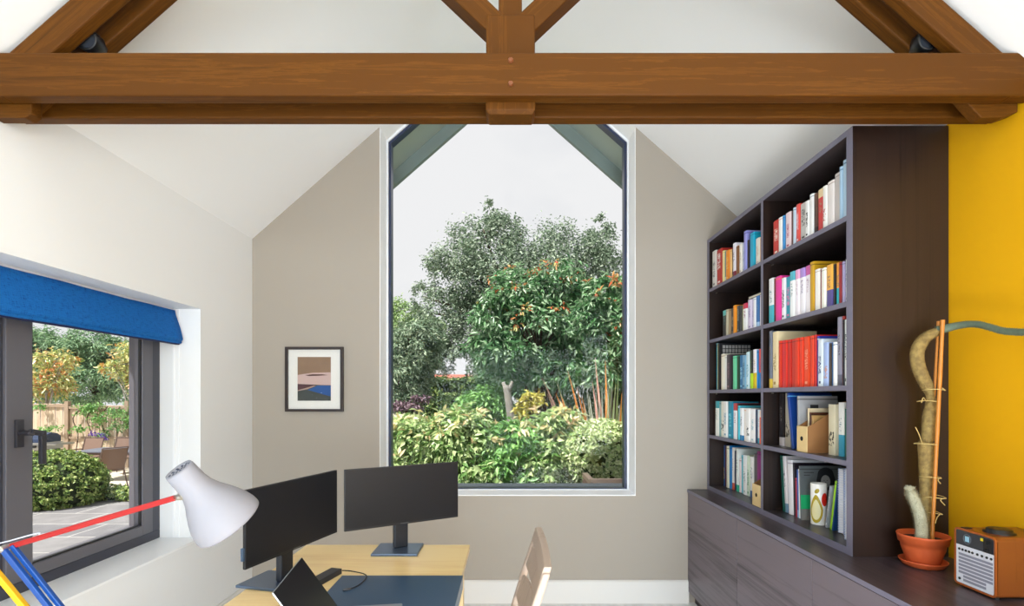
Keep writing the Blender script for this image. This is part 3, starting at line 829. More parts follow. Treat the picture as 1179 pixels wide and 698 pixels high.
def magazine_file(loc, w, label, hf=.124):
    t = thing('magazine_file', label, 'magazine file', loc, group='pale wooden magazine files in the bookcase')
    x, y, z = loc
    ply = plain('pale_ply_front', 'E2C48C', .5, noise=.06, nscale=40); kraft = plain('brown_board_side', '96683C', .6, noise=.05, nscale=30)
    bm = bmesh.new(); bx(bm, (x, y, z), (x + .004, y + w, z + hf)); fr = obj('front_board', bm, ply, t, bevel=.001)
    bm = bmesh.new(); lathe(bm, [(0, 0), (.011, 0), (.011, .0012), (0, .0012)], 20, Matrix.Translation((x - .0011, y + w / 2, z + hf * .52)) @ Matrix.Rotation(PI / 2, 4, 'Y'))
    obj('finger_hole', bm, plain('hole_dark', '140c08', .9), fr)
    prof = [(0, 0), (.25, 0), (.25, .245), (.20, .235), (.15, .213), (.10, .184), (.055, .155), (.02, .132), (0.003, hf)]
    for (ya, yb) in ((y, y + .003), (y + w - .003, y + w)):
        bm = bmesh.new(); prism(bm, [(x + .004 + u, z + v) for u, v in prof], 'Y', ya, yb); obj('side_board', bm, kraft, t)
    bm = bmesh.new(); bx(bm, (x + .004, y + .003, z), (x + .254, y + w - .003, z + .003)); bx(bm, (x + .25, y + .003, z), (x + .254, y + w - .003, z + .245)); obj('base_board', bm, kraft, t)
    return t
magazine_file((1.403, 2.455, 1.1853), .085, 'pale wooden magazine file with booklets inside, fourth shelf of the near bay')
magazine_file((1.40, 2.90, .8303), .10, 'pale wooden magazine file at the divider end of the far bottom shelf', hf=.122)
for (ya, th, h, c1, c2, st, lb) in ((2.512, .012, .205, 'DCCBA8', 'F06020', 3, 'cream booklet with orange tab standing in the upper magazine file'),
                                    (2.496, .012, .185, '5A3424', '301c14', 0, 'brown booklet standing in the upper magazine file'),
                                    (2.478, .013, .172, 'B89058', '6a4a20', 1, 'amber booklet standing in the upper magazine file')):
    make_book(th, h, .16, c1, c2, st, Matrix.Translation((1.445, ya, 1.189)), lb, 'booklets in the magazine file')
make_book(.052, .23, .18, 'D8D0B4', '4c4638', 3, Matrix.Translation((1.466, 2.345, 1.1853)), 'cream patterned book just right of the magazine file on the fourth shelf', 'things on the fourth shelf of the near bay')
make_book(.038, .24, .18, 'EEF0EE', '3AA0C0', 6, Matrix.Translation((1.47, 2.292, 1.1853)), 'white and sky blue book near the end panel on the fourth shelf', 'things on the fourth shelf of the near bay')
make_book(.03, .212, .17, '14604C', '0c382c', 0, Matrix.Translation((1.47, 2.256, 1.1853)), 'thin deep teal book near the end panel on the fourth shelf', 'things on the fourth shelf of the near bay')

G5 = 'things on the bottom shelf of the near bay'
def b5(th, h, dep, c1, c2, st, x, y, a, lb, mat=None): return make_book(th, h, dep, c1, c2, st, lean(x, y, .8303 + th * max(0, math.sin(-a)), a), lb, G5, mat=mat)
b5(.026, .30, .21, '14584C', '0c342c', 0, 1.48, 2.7955, -.10, 'dark green folder leaning on the divider, bottom shelf of the near bay')
b5(.028, .30, .21, 'D8D2D4', '6a88a0', 1, 1.48, 2.767, -.10, 'pale grey folder leaning on the dark green one')
b5(.05, .285, .21, 'F2F0F4', 'c0b8c8', 0, 1.48, 2.712, -.055, 'thick white folder beside the pale grey one on the bottom shelf')
b5(.016, .275, .20, '221A26', '100c10', 0, 1.48, 2.694, -.04, 'slim black folder on the bottom shelf of the near bay')
b5(.014, .20, .16, 'A82840', '601020', 0, 1.48, 2.678, -.03, 'short crimson booklet between the black and blue folders')
b5(.012, .245, .20, '3464B8', '88b0e0', 1, 1.48, 2.664, -.03, 'thin cobalt folder beside the crimson booklet')
b5(.012, .25, .20, 'F4F4F2', 'b0b0b0', 0, 1.48, 2.650, -.03, 'thin white booklet behind the grey portrait magazine')
o = make_book(.009, .27, .21, '5E6466', '3c4042', 0, lean(1.468, 2.616, .8309, -.06), 'grey magazine showing its cover with green block and portrait', G5, name='magazine')
bm = bmesh.new(); bx(bm, (.0, -.0008, .055), (.062, .0003, .125)); obj('cover_green_block', bm, plain('cover_green', '14A868', .5), o, local=True, M=Matrix.Identity(4), label='green block on the cover')
bm = bmesh.new(); bx(bm, (0, -.0007, 0), (.062, .0003, .053)); obj('cover_foot', bm, plain('cover_foot_grey', '7c7874', .5), o, local=True, M=Matrix.Identity(4))
bm = bmesh.new()
for (cx, cz, rx, rz, d) in ((.13, .205, .047, .058, .0006), ):
    vs = [bm.verts.new((cx + rx * math.cos(2 * PI * k / 24) * (1 + .07 * math.sin(5 * k)), -d, cz + rz * math.sin(2 * PI * k / 24))) for k in range(24)]; bm.faces.new(vs)
obj('portrait_hair', bm, plain('portrait_hair', '16161a', .6), o, local=True, M=Matrix.Identity(4))
bm = bmesh.new(); vs = [bm.verts.new((.128 + .024 * math.cos(2 * PI * k / 20), -.0011, .192 + .032 * math.sin(2 * PI * k / 20))) for k in range(20)]; bm.faces.new(vs)
obj('portrait_face', bm, plain('portrait_face', '9c9a98', .6), o, local=True, M=Matrix.Identity(4))
bm = bmesh.new()
for (a, b, c, d) in ((.118, .123, .196, .199), (.133, .138, .196, .199), (.123, .134, .176, .178), (.127, .129, .183, .191)): bx(bm, (a, -.0016, c), (b, -.0011, d))
for (a, b, c) in ((.02, .07, .235), (.02, .05, .222)): bx(bm, (a, -.0012, c), (b, -.0005, c + .004))
obj('portrait_features', bm, plain('portrait_ink', '2a2a2c', .6), o, local=True, M=Matrix.Identity(4))

# tall cylindrical jar with a pear and a red apple on white
t = thing('ceramic_jar', 'white ceramic jar with an olive pear and red fruit in front of the grey magazine', 'jar', (1.507, 2.535, .8303))
bm = bmesh.new(); lathe(bm, [(0, .0), (.033, 0), (.035, .004), (.0355, .197), (.0345, .2), (.033, .197), (.0325, .01), (0, .01)], 40); obj('jar_body', bm, plain('white_glaze', 'F6F4EE', .25), t, local=True, smooth=True)
def decal(poly, r, name, mat, c_ang):
    # poly in (arc metres, z): wrapped round the jar
    bm = bmesh.new()
    cu = sum(u for u, v in poly) / len(poly); cv = sum(v for u, v in poly) / len(poly)
    def P3(u, v): a = c_ang + u / r; return (r * math.cos(a), r * math.sin(a), v)
    rows = 6
    rings = []
    for k in range(rows + 1):
        s = k / rows; rings.append([bm.verts.new(P3(cu + (u - cu) * s, cv + (v - cv) * s)) for u, v in poly] if k else [bm.verts.new(P3(cu, cv))])
    n = len(poly)
    for k in range(n): bm.faces.new((rings[0][0], rings[1][k], rings[1][(k + 1) % n]))
    for a, b in zip(rings[1:], rings[2:]):
        for k in range(n): bm.faces.new((a[k], b[k], b[(k + 1) % n], a[(k + 1) % n]))
    obj(name, bm, mat, t, local=True)
fa = math.atan2(-2.535, -1.507)   # towards the room
def pear(s, cx=0):
    out = []
    for k in range(28):
        a = 2 * PI * k / 28; z = math.cos(a); wdt = math.sin(a)
        rr = .62 if z < 0 else .62 - .28 * z
        out.append((cx + wdt * rr * .050 * s, .077 + z * (.07 if z > 0 else .066) * s - (1 - s) * .012))
    return out
decal(pear(1.0, -.012), .0358, 'pear_motif', plain('olive_glaze', 'B09A14', .3), fa)
decal(pear(.72, -.012), .0360, 'pear_flesh', plain('pale_glaze', 'E6DDAA', .3), fa)
decal([(-.012 + .010 * math.cos(2 * PI * k / 14) + .004 * math.sin(2 * PI * k / 14), .165 + .012 * math.sin(2 * PI * k / 14)) for k in range(14)], .0359, 'leaf_motif', plain('olive_glaze', 'B09A14', .3), fa + .12)
decal([(.024 + .016 * math.cos(2 * PI * k / 18), .125 + .032 * math.sin(2 * PI * k / 18)) for k in range(18)], .0359, 'red_motif', plain('red_glaze', 'D42A1C', .3), fa + .1)
b5(.018, .205, .15, '8E949C', 'd0d0d4', 2, 1.50, 2.458, .17, 'grey notebook leaning beside the pear jar')
b5(.012, .235, .17, '9ED818', '6a9810', 0, 1.50, 2.427, .17, 'bright lime green notebook leaning on the bottom shelf')
b5(.009, .245, .17, '1C4478', '102848', 0, 1.50, 2.4155, .17, 'thin navy notebook behind the lime green one')
def spiral(y, th, h, x, lb):
    t = thing('spiral_notebook', lb, 'notebook', (x, y, .8303), group='spiral notebooks on the bottom shelf')
    box('cover', (x, y, .8303), (x + .20, y + .0015, .8303 + h), plain('blue_white_card', 'A8B8DC', .4), t)
    box('cover', (x, y + th - .0015, .8303), (x + .20, y + th, .8303 + h), plain('blue_white_card', 'A8B8DC', .4), t)
    box('pages', (x + .003, y + .0018, .833), (x + .198, y + th - .0018, .8303 + h - .003), plain('white_paper', 'F0F2F6', .7), t)
    bm = bmesh.new()
    n = int(h / .011)
    for k in range(n):
        z = .8303 + .008 + k * (h - .016) / (n - 1)
        tube(bm, [(x + .008, y - .001, z), (x - .004, y + th * .15, z + .001), (x - .009, y + th * .5, z + .002), (x - .004, y + th * .85, z + .001), (x + .008, y + th + .001, z)], .0016, 5, smooth=2)
    obj('spiral_wire', bm, plain('white_wire', 'DDE4F4', .3), t)
spiral(2.336, .038, .295, 1.50, 'pale blue wire-bound notebook, taller pair, the one beside the navy notebook')
spiral(2.215, .046, .31, 1.455, 'pale blue wire-bound notebook nearest the bookcase end panel')

# ------------------------------------------------------------------ plant
def hairs(bm, pts, rads, n, ln, seed=1, wdt=.0006):
    rn = random.Random(seed)
    for _ in range(n):
        i = rn.randrange(len(pts) - 1); f = rn.random()
        p = pts[i].lerp(pts[i + 1], f); d = (pts[i + 1] - pts[i]).normalized(); r = rads(i / (len(pts) - 1))
        x, y, z = frame_to(d); a = rn.random() * 2 * PI
        o = x * math.cos(a) + y * math.sin(a); tdir = (o + d * rn.uniform(-.5, .7) + Vector((rn.uniform(-.3, .3),) * 3)).normalized()
        b = p + o * r * .97; s = d.cross(o) * wdt
        v = [bm.verts.new(b + s), bm.verts.new(b - s), bm.verts.new(b + tdir * ln * rn.uniform(.5, 1.2))]; bm.faces.new(v)
PX, PY = 1.593, 2.005
sa = thing('plant_saucer', 'round terracotta saucer under the cactus pot on the worktop', 'saucer', (PX, PY, .80))
bm = bmesh.new(); lathe(bm, [(0, 0), (.058, 0), (.066, .004), (.0765, .020), (.078, .024), (.074, .024), (.064, .008), (0, .007)], 56)
M_TERRA = plain('terracotta', 'C4562A', .55, noise=.1, nscale=25); obj('saucer_dish', bm, M_TERRA, sa, local=True, smooth=True)
t = thing('potted_cactus', 'straggling cactus tied to canes in a terracotta bowl pot on the worktop', 'potted plant', (PX, PY, .8086))
bm = bmesh.new(); lathe(bm, [(0, 0), (.046, 0), (.052, .006), (.070, .062), (.072, .078), (.079, .082), (.083, .106), (.085, .110), (.083, .114), (.078, .112), (.074, .095), (.070, .090), (0, .090)], 64)
obj('pot', bm, M_TERRA, t, local=True, smooth=True)
bm = bmesh.new(); lathe(bm, [(0, .096), (.04, .0965), (.073, .094), (.074, .088)], 40); obj('soil', bm, plain('dark_compost', '2A1A10', .95, noise=.5, nscale=200, bump=1), t, local=True)
bm = bmesh.new()
main = [(1067, 622, 2.03, 8), (1066, 590, 2.03, 7.5), (1066.5, 560, 2.03, 7.5), (1066, 530, 2.03, 8), (1066, 513, 2.03, 9), (1067, 509, 2.03, 6.5), (1069, 498, 2.03, 7.5), (1070, 482, 2.03, 8), (1072, 466, 2.03, 6.5),
        (1071, 456, 2.03, 4.5), (1068, 446, 2.03, 7), (1062, 434, 2.03, 7.5), (1057, 420, 2.03, 7.8), (1056, 406, 2.03, 7.8), (1061, 394, 2.03, 7.6), (1070, 386, 2.02, 6.5), (1083, 380.5, 2.01, 5)]
pts = [W(x, y, Y) for x, y, Y, r in main]; rr = [r * Y / 600 / 1.12 for x, y, Y, r in main]
pp = tube(bm, pts, rr, 14, smooth=4)
hairs(bm, pp, lambda f: np.interp(f, np.linspace(0, 1, len(rr)), rr), 5200, .006, 3)
M_CACT, nt, bs = new_mat('dry_hairy_stem')
tc = nt.nodes.new('ShaderNodeTexCoord'); n = nt.nodes.new('ShaderNodeTexNoise'); n.inputs['Scale'].default_value = 60; n.inputs['Detail'].default_value = 6
r = nt.nodes.new('ShaderNodeValToRGB'); r.color_ramp.elements[0].position = .25; r.color_ramp.elements[0].color = hexc('66502A'); r.color_ramp.elements[1].position = .7; r.color_ramp.elements[1].color = hexc('988048')
nt.links.new(tc.outputs['Object'], n.inputs['Vector']); nt.links.new(n.outputs['Fac'], r.inputs['Fac']); nt.links.new(r.outputs['Color'], bs.inputs['Base Color']); bs.inputs['Roughness'].default_value = .85
obj('cactus_stem', bm, M_CACT, t, smooth=True, label='brown hairy cactus stem bound with string')
bm = bmesh.new()
arm = [(1078, 381, 2.015, 5.2), (1090, 378, 2.0, 4.8), (1103, 375, 1.97, 4.2), (1116, 373.3, 1.93, 3.9), (1128, 374, 1.89, 3.8), (1141, 377.3, 1.84, 3.8), (1153, 380.8, 1.80, 3.9), (1166, 382.2, 1.76, 4), (1182, 382.5, 1.71, 4), (1205, 380, 1.64, 4)]
pts = [W(x, y, Y) for x, y, Y, r in arm]; ra = [r * Y / 600 for x, y, Y, r in arm]
pp = tube(bm, pts, ra, 12, smooth=4); hairs(bm, pp, lambda f: .0125, 700, .003, 5)
obj('cactus_arm', bm, plain('grey_green_cactus', '5C6A58', .7, noise=.3, nscale=70), t, smooth=True, label='thin grey-green arm of the cactus')
bm = bmesh.new()
sm = [(1061, 622, 1.985, 7), (1061, 606, 1.985, 7), (1058.5, 592, 1.985, 6.6), (1054, 579, 1.985, 6.2), (1049.5, 569, 1.985, 6), (1047, 563, 1.985, 3.5)]
pts = [W(x, y, Y) for x, y, Y, r in sm]; rs = [r * Y / 600 / 1.15 for x, y, Y, r in sm]
pp = tube(bm, pts, rs, 14, smooth=5); hairs(bm, pp, lambda f: np.interp(f, np.linspace(0, 1, len(rs)), rs), 3600, .009, 9)
for k in range(260):
    rn = random.Random(k); p = pp[-1] + Vector((rn.gauss(0, .006), rn.gauss(0, .006), rn.gauss(0, .003))); d = Vector((rn.uniform(-1, 1), rn.uniform(-1, 1), rn.uniform(0, 1))).normalized()
    s = d.cross(Vector((.3, .4, .1))).normalized() * .0006; bm.faces.new([bm.verts.new(p + s), bm.verts.new(p - s), bm.verts.new(p + d * .012)])
obj('cactus_stem', bm, plain('pale_woolly_cactus', 'B4B096', .9, noise=.25, nscale=120), t, smooth=True, label='short pale woolly cactus stem')
M_CANE = plain('bamboo_cane', 'B87428', .45, noise=.2, nscale=30)
for (a, b, rad) in (((1073, 624, 1.985), (1085.5, 368.5, 1.985), .0062), ((1070, 560, 2.045), (1080.2, 370, 2.045), .0044)):
    bm = bmesh.new(); A_, B_ = W(*a), W(*b)
    if rad < .005: A_ = B_ + (A_ - B_) * (B_.z - .90) / (B_.z - A_.z)
    tube(bm, [A_.lerp(B_, k / 12) for k in range(13)], [rad * (1.0 if k % 3 else 1.16) for k in range(13)], 10, smooth=1)
    obj('bamboo_cane', bm, M_CANE, t)
M_STR = plain('raffia_string', 'BFA668', .8)
for (cx, cy, w, tl) in ((1075, 449, 10, [(1085, 447), (1088, 450)]), (1066, 511, 11, [(1058, 500), (1054, 492)]), (1071, 549, 9, [(1080, 553), (1083, 557)]), (1075, 572, 11, [(1083, 576), (1088, 582)]), (1074, 590, 6, [(1079, 596), (1077, 603)]), (1067, 462, 7, [(1063, 458), (1061, 464)])):
    bm = bmesh.new()
    c = W(cx, cy, 2.012); q = w * 2.0 / 600
    loop = [c + Vector((q * math.cos(a), .038 * math.sin(a), .002 * math.sin(2 * a))) for a in np.linspace(0, 2 * PI, 13)]
    tube(bm, loop, .0016, 6, smooth=2)
    tube(bm, [c + Vector((q * .8, -.02, 0) if tl[0][0] > cx else (-q * .8, -.02, 0))] + [W(x, y, 1.97) for x, y in tl], .0015, 6, smooth=4)
    obj('string_tie', bm, M_STR, t)

# ------------------------------------------------------------------ radio
RX, RY0, RY1, RZ = 1.548, 1.657, 1.812, .80
t = thing('table_radio', 'walnut table radio with a white slotted front on the worktop by the yellow wall', 'radio', (RX + .09, 1.735, RZ))
M_WAL = wood('cherry_veneer', '5A2A0C', '7C421A', 'Z', rough=.3, fine=50, coarse=3, bump=.05)
bm = bmesh.new()
def rrect(y0, y1, z0, z1, r, n=5):
    out = []
    for (cy, cz, a0) in ((y1 - r, z1 - r, 0), (y0 + r, z1 - r, PI / 2), (y0 + r, z0 + r, PI), (y1 - r, z0 + r, 1.5 * PI)):
        for k in range(n + 1): a = a0 + k / n * PI / 2; out.append((cy + r * math.cos(a), cz + r * math.sin(a)))
    return out
prism(bm, rrect(RY0, RY1, RZ + .006, RZ + .2, .014), 'X', RX + .003, RX + .205); obj('radio_body', bm, M_WAL, t, bevel=.001)
A = rrect(RY0, RY1, RZ + .006, RZ + .2, .014); Bp = rrect(RY0 + .006, RY1 - .006, RZ + .012, RZ + .194, .009)
bm = bmesh.new(); n = len(A)
for (x, first) in ((RX, 1),):
    va = [bm.verts.new((RX, y, z)) for y, z in A]; vb = [bm.verts.new((RX, y, z)) for y, z in Bp]; vc = [bm.verts.new((RX + .006, y, z)) for y, z in A]; vd = [bm.verts.new((RX + .003, y, z)) for y, z in Bp]
    for k in range(n):
        j = (k + 1) % n
        bm.faces.new((va[k], va[j], vb[j], vb[k])); bm.faces.new((va[k], vc[k], vc[j], va[j])); bm.faces.new((vb[k], vb[j], vd[j], vd[k]))
bmesh.ops.recalc_face_normals(bm, faces=bm.faces)
obj('front_surround', bm, plain('orange_wood_edge', 'A0521E', .35), t)
ZT = RZ + .194; ZM = RZ + .143
box('display_panel', (RX + .0012, RY0 + .007, ZM), (RX + .003, RY1 - .007, ZT - .001), plain('charcoal_panel', '34363C', .3), t)
box('speaker_front', (RX + .0014, RY0 + .007, RZ + .013), (RX + .003, RY1 - .007, ZM), plain('white_aluminium_front', 'DCDEE8', .35), t)
def fy(u): return RY1 - .007 - u * (RY1 - RY0 - .014)      # u 0 = window end
box('display_screen', (RX + .0004, fy(.36), ZM + .016), (RX + .0012, fy(.25), ZM + .034), plain('blue_grey_display', '9CC8DC', .2), t)
bm = bmesh.new()
tube(bm, [(RX + .0009, fy(.305) + .016 * math.cos(a) * .9, ZM + .025 + .016 * math.sin(a)) for a in np.linspace(0, 2 * PI, 21)], .0008, 5, smooth=1); obj('display_ring', bm, plain('ring_grey', '6c7078', .3), t)
box('energy_sticker', (RX + .0003, fy(.78), ZM + .034), (RX + .0012, fy(.66), ZM + .043), plain('yellow_sticker', 'F4DC10', .5), t)
bm = bmesh.new(); bx(bm, (RX - .0003, fy(.97), ZM + .002), (RX + .0011, fy(.74), ZM + .046)); obj('side_panel', bm, plain('black_gloss_panel', '1C1D22', .15), t)
bm = bmesh.new()
for (yy, zz, rr_) in ((fy(.86), ZM + .034, .006), (fy(.84), ZM + .012, .004)): lathe(bm, [(0, -.002), (rr_, -.002), (rr_, .001)], 16, Matrix.Translation((RX - .001, yy, zz)) @ Matrix.Rotation(PI / 2, 4, 'Y'))
obj('joystick', bm, M_BLACK, t)
for u in (.09, .18, .27, .36, .45, .58, .70, .82, .93):
    bm = bmesh.new(); lathe(bm, [(0, -.0018), (.0034, -.0018), (.0042, -.0005), (.0042, .001)], 14, Matrix.Translation((RX + .0008, fy(u), RZ + .128)) @ Matrix.Rotation(PI / 2, 4, 'Y')); obj('preset_button', bm, M_BLACK, t)
bm = bmesh.new()
for k in range(8):
    z = RZ + .022 + k * .0122
    bx(bm, (RX + .0008, fy(.97 if k > 1 else .80), z), (RX + .0015, fy(.07 if k > 1 else .20), z + .0084))
obj('speaker_slots', bm, plain('grey_slot', '8C8C9C', .6), t)
bm = bmesh.new(); lathe(bm, [(0, -.001), (.0045, -.001), (.0045, .001)], 14, Matrix.Translation((RX + .0008, fy(.10), RZ + .027)) @ Matrix.Rotation(PI / 2, 4, 'Y')); obj('headphone_socket', bm, M_BLACK, t)
bm = bmesh.new(); lathe(bm, [(.042, 0), (.042, .003), (.034, .004), (.034, .012), (.030, .014), (0, .013)], 40, Matrix.Translation((RX + .075, 1.725, RZ + .2))); obj('top_dial', bm, M_BLACK, t, smooth=True)
bm = bmesh.new(); bx(bm, (RX + .004, 1.775, RZ + .2), (RX + .03, 1.79, RZ + .203)); obj('aerial_cap', bm, M_BLACK, t)
for (xx, yy) in ((RX + .02, RY0 + .02), (RX + .02, RY1 - .02), (RX + .18, RY0 + .02), (RX + .18, RY1 - .02)):
    bm = bmesh.new(); lathe(bm, [(0, 0), (.009, 0), (.009, .0065), (0, .0065)], 12, Matrix.Translation((xx, yy, RZ))); obj('foot', bm, M_BLACK, t)
# ------------------------------------------------------------------ desk and what stands on it
DX0, DX1, DY0, DY1, DZ = -.985, -.190, .93, 2.535, .73
t = thing('desk', 'pale birch desk standing out from the window wall under two monitors', 'desk', (-.59, 1.73, 0))
bm = bmesh.new(); bx(bm, (DX0, DY0, DZ - .028), (DX1, DY1, DZ)); obj('desk_top', bm, M_BIRCH, t, bevel=.002)
for x in (DX0 + .05, DX1 - .05):
    for y in (DY0 + .06, DY1 - .06):
        bm = bmesh.new(); bx(bm, (x - .025, y - .025, 0), (x + .025, y + .025, DZ - .028)); obj('leg', bm, M_BIRCHZ, t, bevel=.002)
for x in (DX0 + .05, DX1 - .05): box('apron', (x - .011, DY0 + .085, DZ - .11), (x + .011, DY1 - .085, DZ - .028), M_BIRCHZ, t)
for y in (DY0 + .06, DY1 - .06): box('apron', (DX0 + .075, y - .011, DZ - .11), (DX1 - .075, y + .011, DZ - .028), M_BIRCHZ, t)

M_LEATH = plain('blue_black_leather', '3A5068', .30, noise=.08, nscale=300, bump=.15)
bm = bmesh.new()
bx(bm, (-.668, 1.32, DZ + .0004), (-.186, 2.087, DZ + .0044)); bx(bm, (-.1885, 1.32, DZ - .05), (-.1845, 2.087, DZ + .0044))
tag(obj('desk_pad', bm, M_LEATH, bevel=.001), 'dark blue leather desk pad with its edge folded over the desk front', 'desk pad')

def monitor(near, far, zb, zt, base_c, base_yaw, lbl, dongle=False):
    "near/far: the (x, y) of the two lower screen corners; the screen faces right-hand side of near->far"
    a, b = Vector((near[0], near[1], 0)), Vector((far[0], far[1], 0)); w = (b - a).length; d = (b - a).normalized()
    t = thing('monitor', lbl, 'monitor', (base_c[0], base_c[1], DZ), group='slim black monitors on the desk')
    Mx = Matrix.Translation((a.x, a.y, zb)) @ Matrix(((d.x, -d.y, 0, 0), (d.y, d.x, 0, 0), (0, 0, 1, 0), (0, 0, 0, 1)))   # local x along the screen, -y is the face
    h = zt - zb
    bm = bmesh.new(); bx(bm, (0, 0, 0), (w, .012, h)); bx(bm, (w * .12, .012, h * .12), (w * .88, .038, h * .86), None); bm2 = bm
    obj('housing', bm, plain('monitor_shell', '1B1C20', .45), t, M=Mx, bevel=.002)
    bm = bmesh.new(); bx(bm, (.004, -.0008, .010), (w - .004, .0005, h - .004)); 
    m, nt, bs = (None, None, None)
    obj('screen', bm, plain('matte_black_screen', '1C1D21', .42, spec=.3), t, M=Mx)
    bm = bmesh.new(); bx(bm, (w / 2 - .02, -.0012, .004), (w / 2 + .02, -.0006, .007)); obj('maker_mark', bm, plain('dim_grey_mark', '56585c', .4), t, M=Mx)
    mid = Mx @ Vector((w / 2, .045, h * .42))
    by = Matrix.Translation((base_c[0], base_c[1], DZ)) @ Matrix.Rotation(base_yaw, 4, 'Z')
    bm = bmesh.new(); bx(bm, (-.105, -.09, .0003), (.105, .09, .012)); obj('stand_base', bm, plain('satin_stand_metal', '63748C', .28, .75), t, M=by, bevel=.003)
    bm = bmesh.new()
    pn = Mx.to_3x3() @ Vector((0, 1, 0)); px_ = Mx.to_3x3() @ Vector((1, 0, 0)); c0 = Vector((mid.x, mid.y, 0)) + pn * .012
    Mp = Matrix(((px_.x, pn.x, 0, c0.x), (px_.y, pn.y, 0, c0.y), (0, 0, 1, DZ + .011), (0, 0, 0, 1)))
    bx(bm, (-.034, -.014, 0), (.034, .014, h * .62 + zb - DZ)); 
    obj('stand_column', bm, plain('column_dark', '2E323A', .35, .4), t, M=Mp, bevel=.006)
    bm = bmesh.new(); bx(bm, (-.05, -.045, zb - DZ + h * .28), (.05, -.012, zb - DZ + h * .6)); obj('mounting_plate', bm, M_BLACK, t, M=Mp)
    if dongle:
        bm = bmesh.new(); bx(bm, (-.010, .002, .030), (0, .012, .075)); obj('side_hub', bm, plain('blue_grey_plug', '3C5068', .3), t, M=Mx, bevel=.002)
    return t
monitor((-.716, 2.268), (-.249, 2.553), .861, 1.132, (-.518, 2.435), 0.0, 'black monitor on a stand by the far desk edge, partly before the tall window')
monitor((-.890, 1.760), (-.742, 2.252), .864, 1.134, (-.905, 2.02), -.25, 'black monitor turned side-on at the left edge of the desk behind the laptop', True)

# laptop
t = thing('laptop', 'small silver laptop standing open on the desk, dark screen leaning back', 'laptop', (-.60, 1.62, DZ + .005))
HF = Vector((-.576, 1.746, DZ + .0125)); HN = HF + Vector((.047, -.321, 0)).normalized() * .305 * -1 * -1
HN = HF + Vector((.047, -.321, 0)).normalized() * .315
ax = (HF - HN).normalized(); fx = Vector((ax.y, -ax.x, 0))       # fx: towards the user (+x)
def fr(o, x, y, z):
    return Matrix(((x.x, y.x, z.x, o.x), (x.y, y.y, z.y, o.y), (x.z, y.z, z.z, o.z), (0, 0, 0, 1)))
Mb = fr(HN, ax, -fx, Vector((0, 0, 1)))
bm = bmesh.new(); bx(bm, (0, -.215, -.0075), (.315, 0.004, .004)); obj('laptop_base', bm, plain('silver_aluminium', 'C8CACC', .3, .8), t, M=Mb, bevel=.003)
bm = bmesh.new(); bx(bm, (.02, -.125, .0038), (.295, -.022, .0046)); obj('keyboard', bm, M_BLACK, t, M=Mb)
bm = bmesh.new(); bx(bm, (.11, -.205, .0038), (.212, -.135, .0044)); obj('trackpad', bm, plain('trackpad_grey', 'B4B6B8', .3), t, M=Mb)
up = (Vector((0, 0, .172)) - fx * .117).normalized(); nr = ax.cross(up)     # lid plane
Ml = fr(HN + Vector((0, 0, .003)), ax, nr, up)
if (Ml.to_3x3() @ Vector((0, 1, 0))).dot(fx) < 0: sgn = -1
else: sgn = 1
bm = bmesh.new(); bx(bm, (0, -.003, 0), (.315, .003, .206)); obj('laptop_lid', bm, plain('silver_aluminium', 'C8CACC', .3, .8), t, M=Ml, bevel=.0025)
bm = bmesh.new(); ya, yb = (.0031, .0038) if sgn > 0 else (-.0038, -.0031); bx(bm, (.0015, ya, .004), (.3135, yb, .2045)); obj('screen', bm, plain('glossy_dark_screen', '120F16', .35, spec=.25), t, M=Ml)

# charger block and cable
t = thing('power_adapter', 'slim black adapter block lying on the desk beside the leather pad', 'power adapter', (-.70, 2.03, DZ))
Mx = Matrix.Translation((-.678, 2.118, DZ + .0004)) @ Matrix.Rotation(-.27, 4, 'Z')
bm = bmesh.new(); bx(bm, (-.05, -.20, 0), (0, 0, .022)); obj('adapter_body', bm, plain('dark_slate_plastic', '22262E', .4), t, M=Mx, bevel=.003)
bm = bmesh.new(); zc = DZ + .012
P = lambda x, y, z: Vector((W(x, y, (EYE - z) * 600 / (y - 457)).x, (EYE - z) * 600 / (y - 457), z))
tube(bm, [P(394, 657, zc + .008), P(402, 657.5, zc), P(411, 659, zc), P(419, 661, zc + .003), P(422, 664, zc), P(418, 670, zc - .003), P(410, 675.5, zc - .004), P(402, 678.5, zc - .004)], .0022, 8, smooth=5)
obj('cable', bm, M_BLACK, t, smooth=True)
bm = bmesh.new(); tube(bm, [P(403, 678.2, zc - .003), P(395, 680, zc - .003)], .0045, 8, smooth=1); obj('plug', bm, plain('metal_plug', '50545c', .3, .6), t)

# --- desk lamp
t = thing('desk_lamp', 'jointed desk lamp with white shade, red upper arm, blue and yellow lower arms', 'desk lamp', (-.885, 1.17, DZ))
M_RED = plain('red_enamel', '960A0A', .35); M_BLUE = plain('blue_enamel', '0A4088', .35); M_YEL = plain('yellow_enamel', 'DCA800', .35)
M_SHW = plain('white_enamel', '88888F', .55, spec=.3)
J = W(10, 630, 1.17); S_ = W(203, 573, 1.15); J2 = W(-17, 638, 1.175)
def bar(name, a, b, w, th, mat, up=Vector((0, 1, 0))):
    a, b = Vector(a), Vector(b); d = (b - a).normalized(); y = up - d * up.dot(d); y.normalize(); z = d.cross(y)
    M = fr(a, d, y, z); bm = bmesh.new(); bx(bm, (0, -th / 2, -w / 2), ((b - a).length, th / 2, w / 2))
    return obj(name, bm, mat, t, M=M, bevel=.002)
bar('upper_arm', J2 - (S_ - J2).normalized() * .02, S_, .0125, .010, M_RED)
KB = Vector((-.875, 1.17, .80))
bar('lower_arm', J + Vector((0, -.014, 0)), KB + Vector((0.0, -.014, 0)), .012, .010, M_BLUE)
bar('lower_arm', J + Vector((0.010, -.002, 0.004)), KB + Vector((0.010, -.002, 0.004)), .010, .010, M_BLUE)
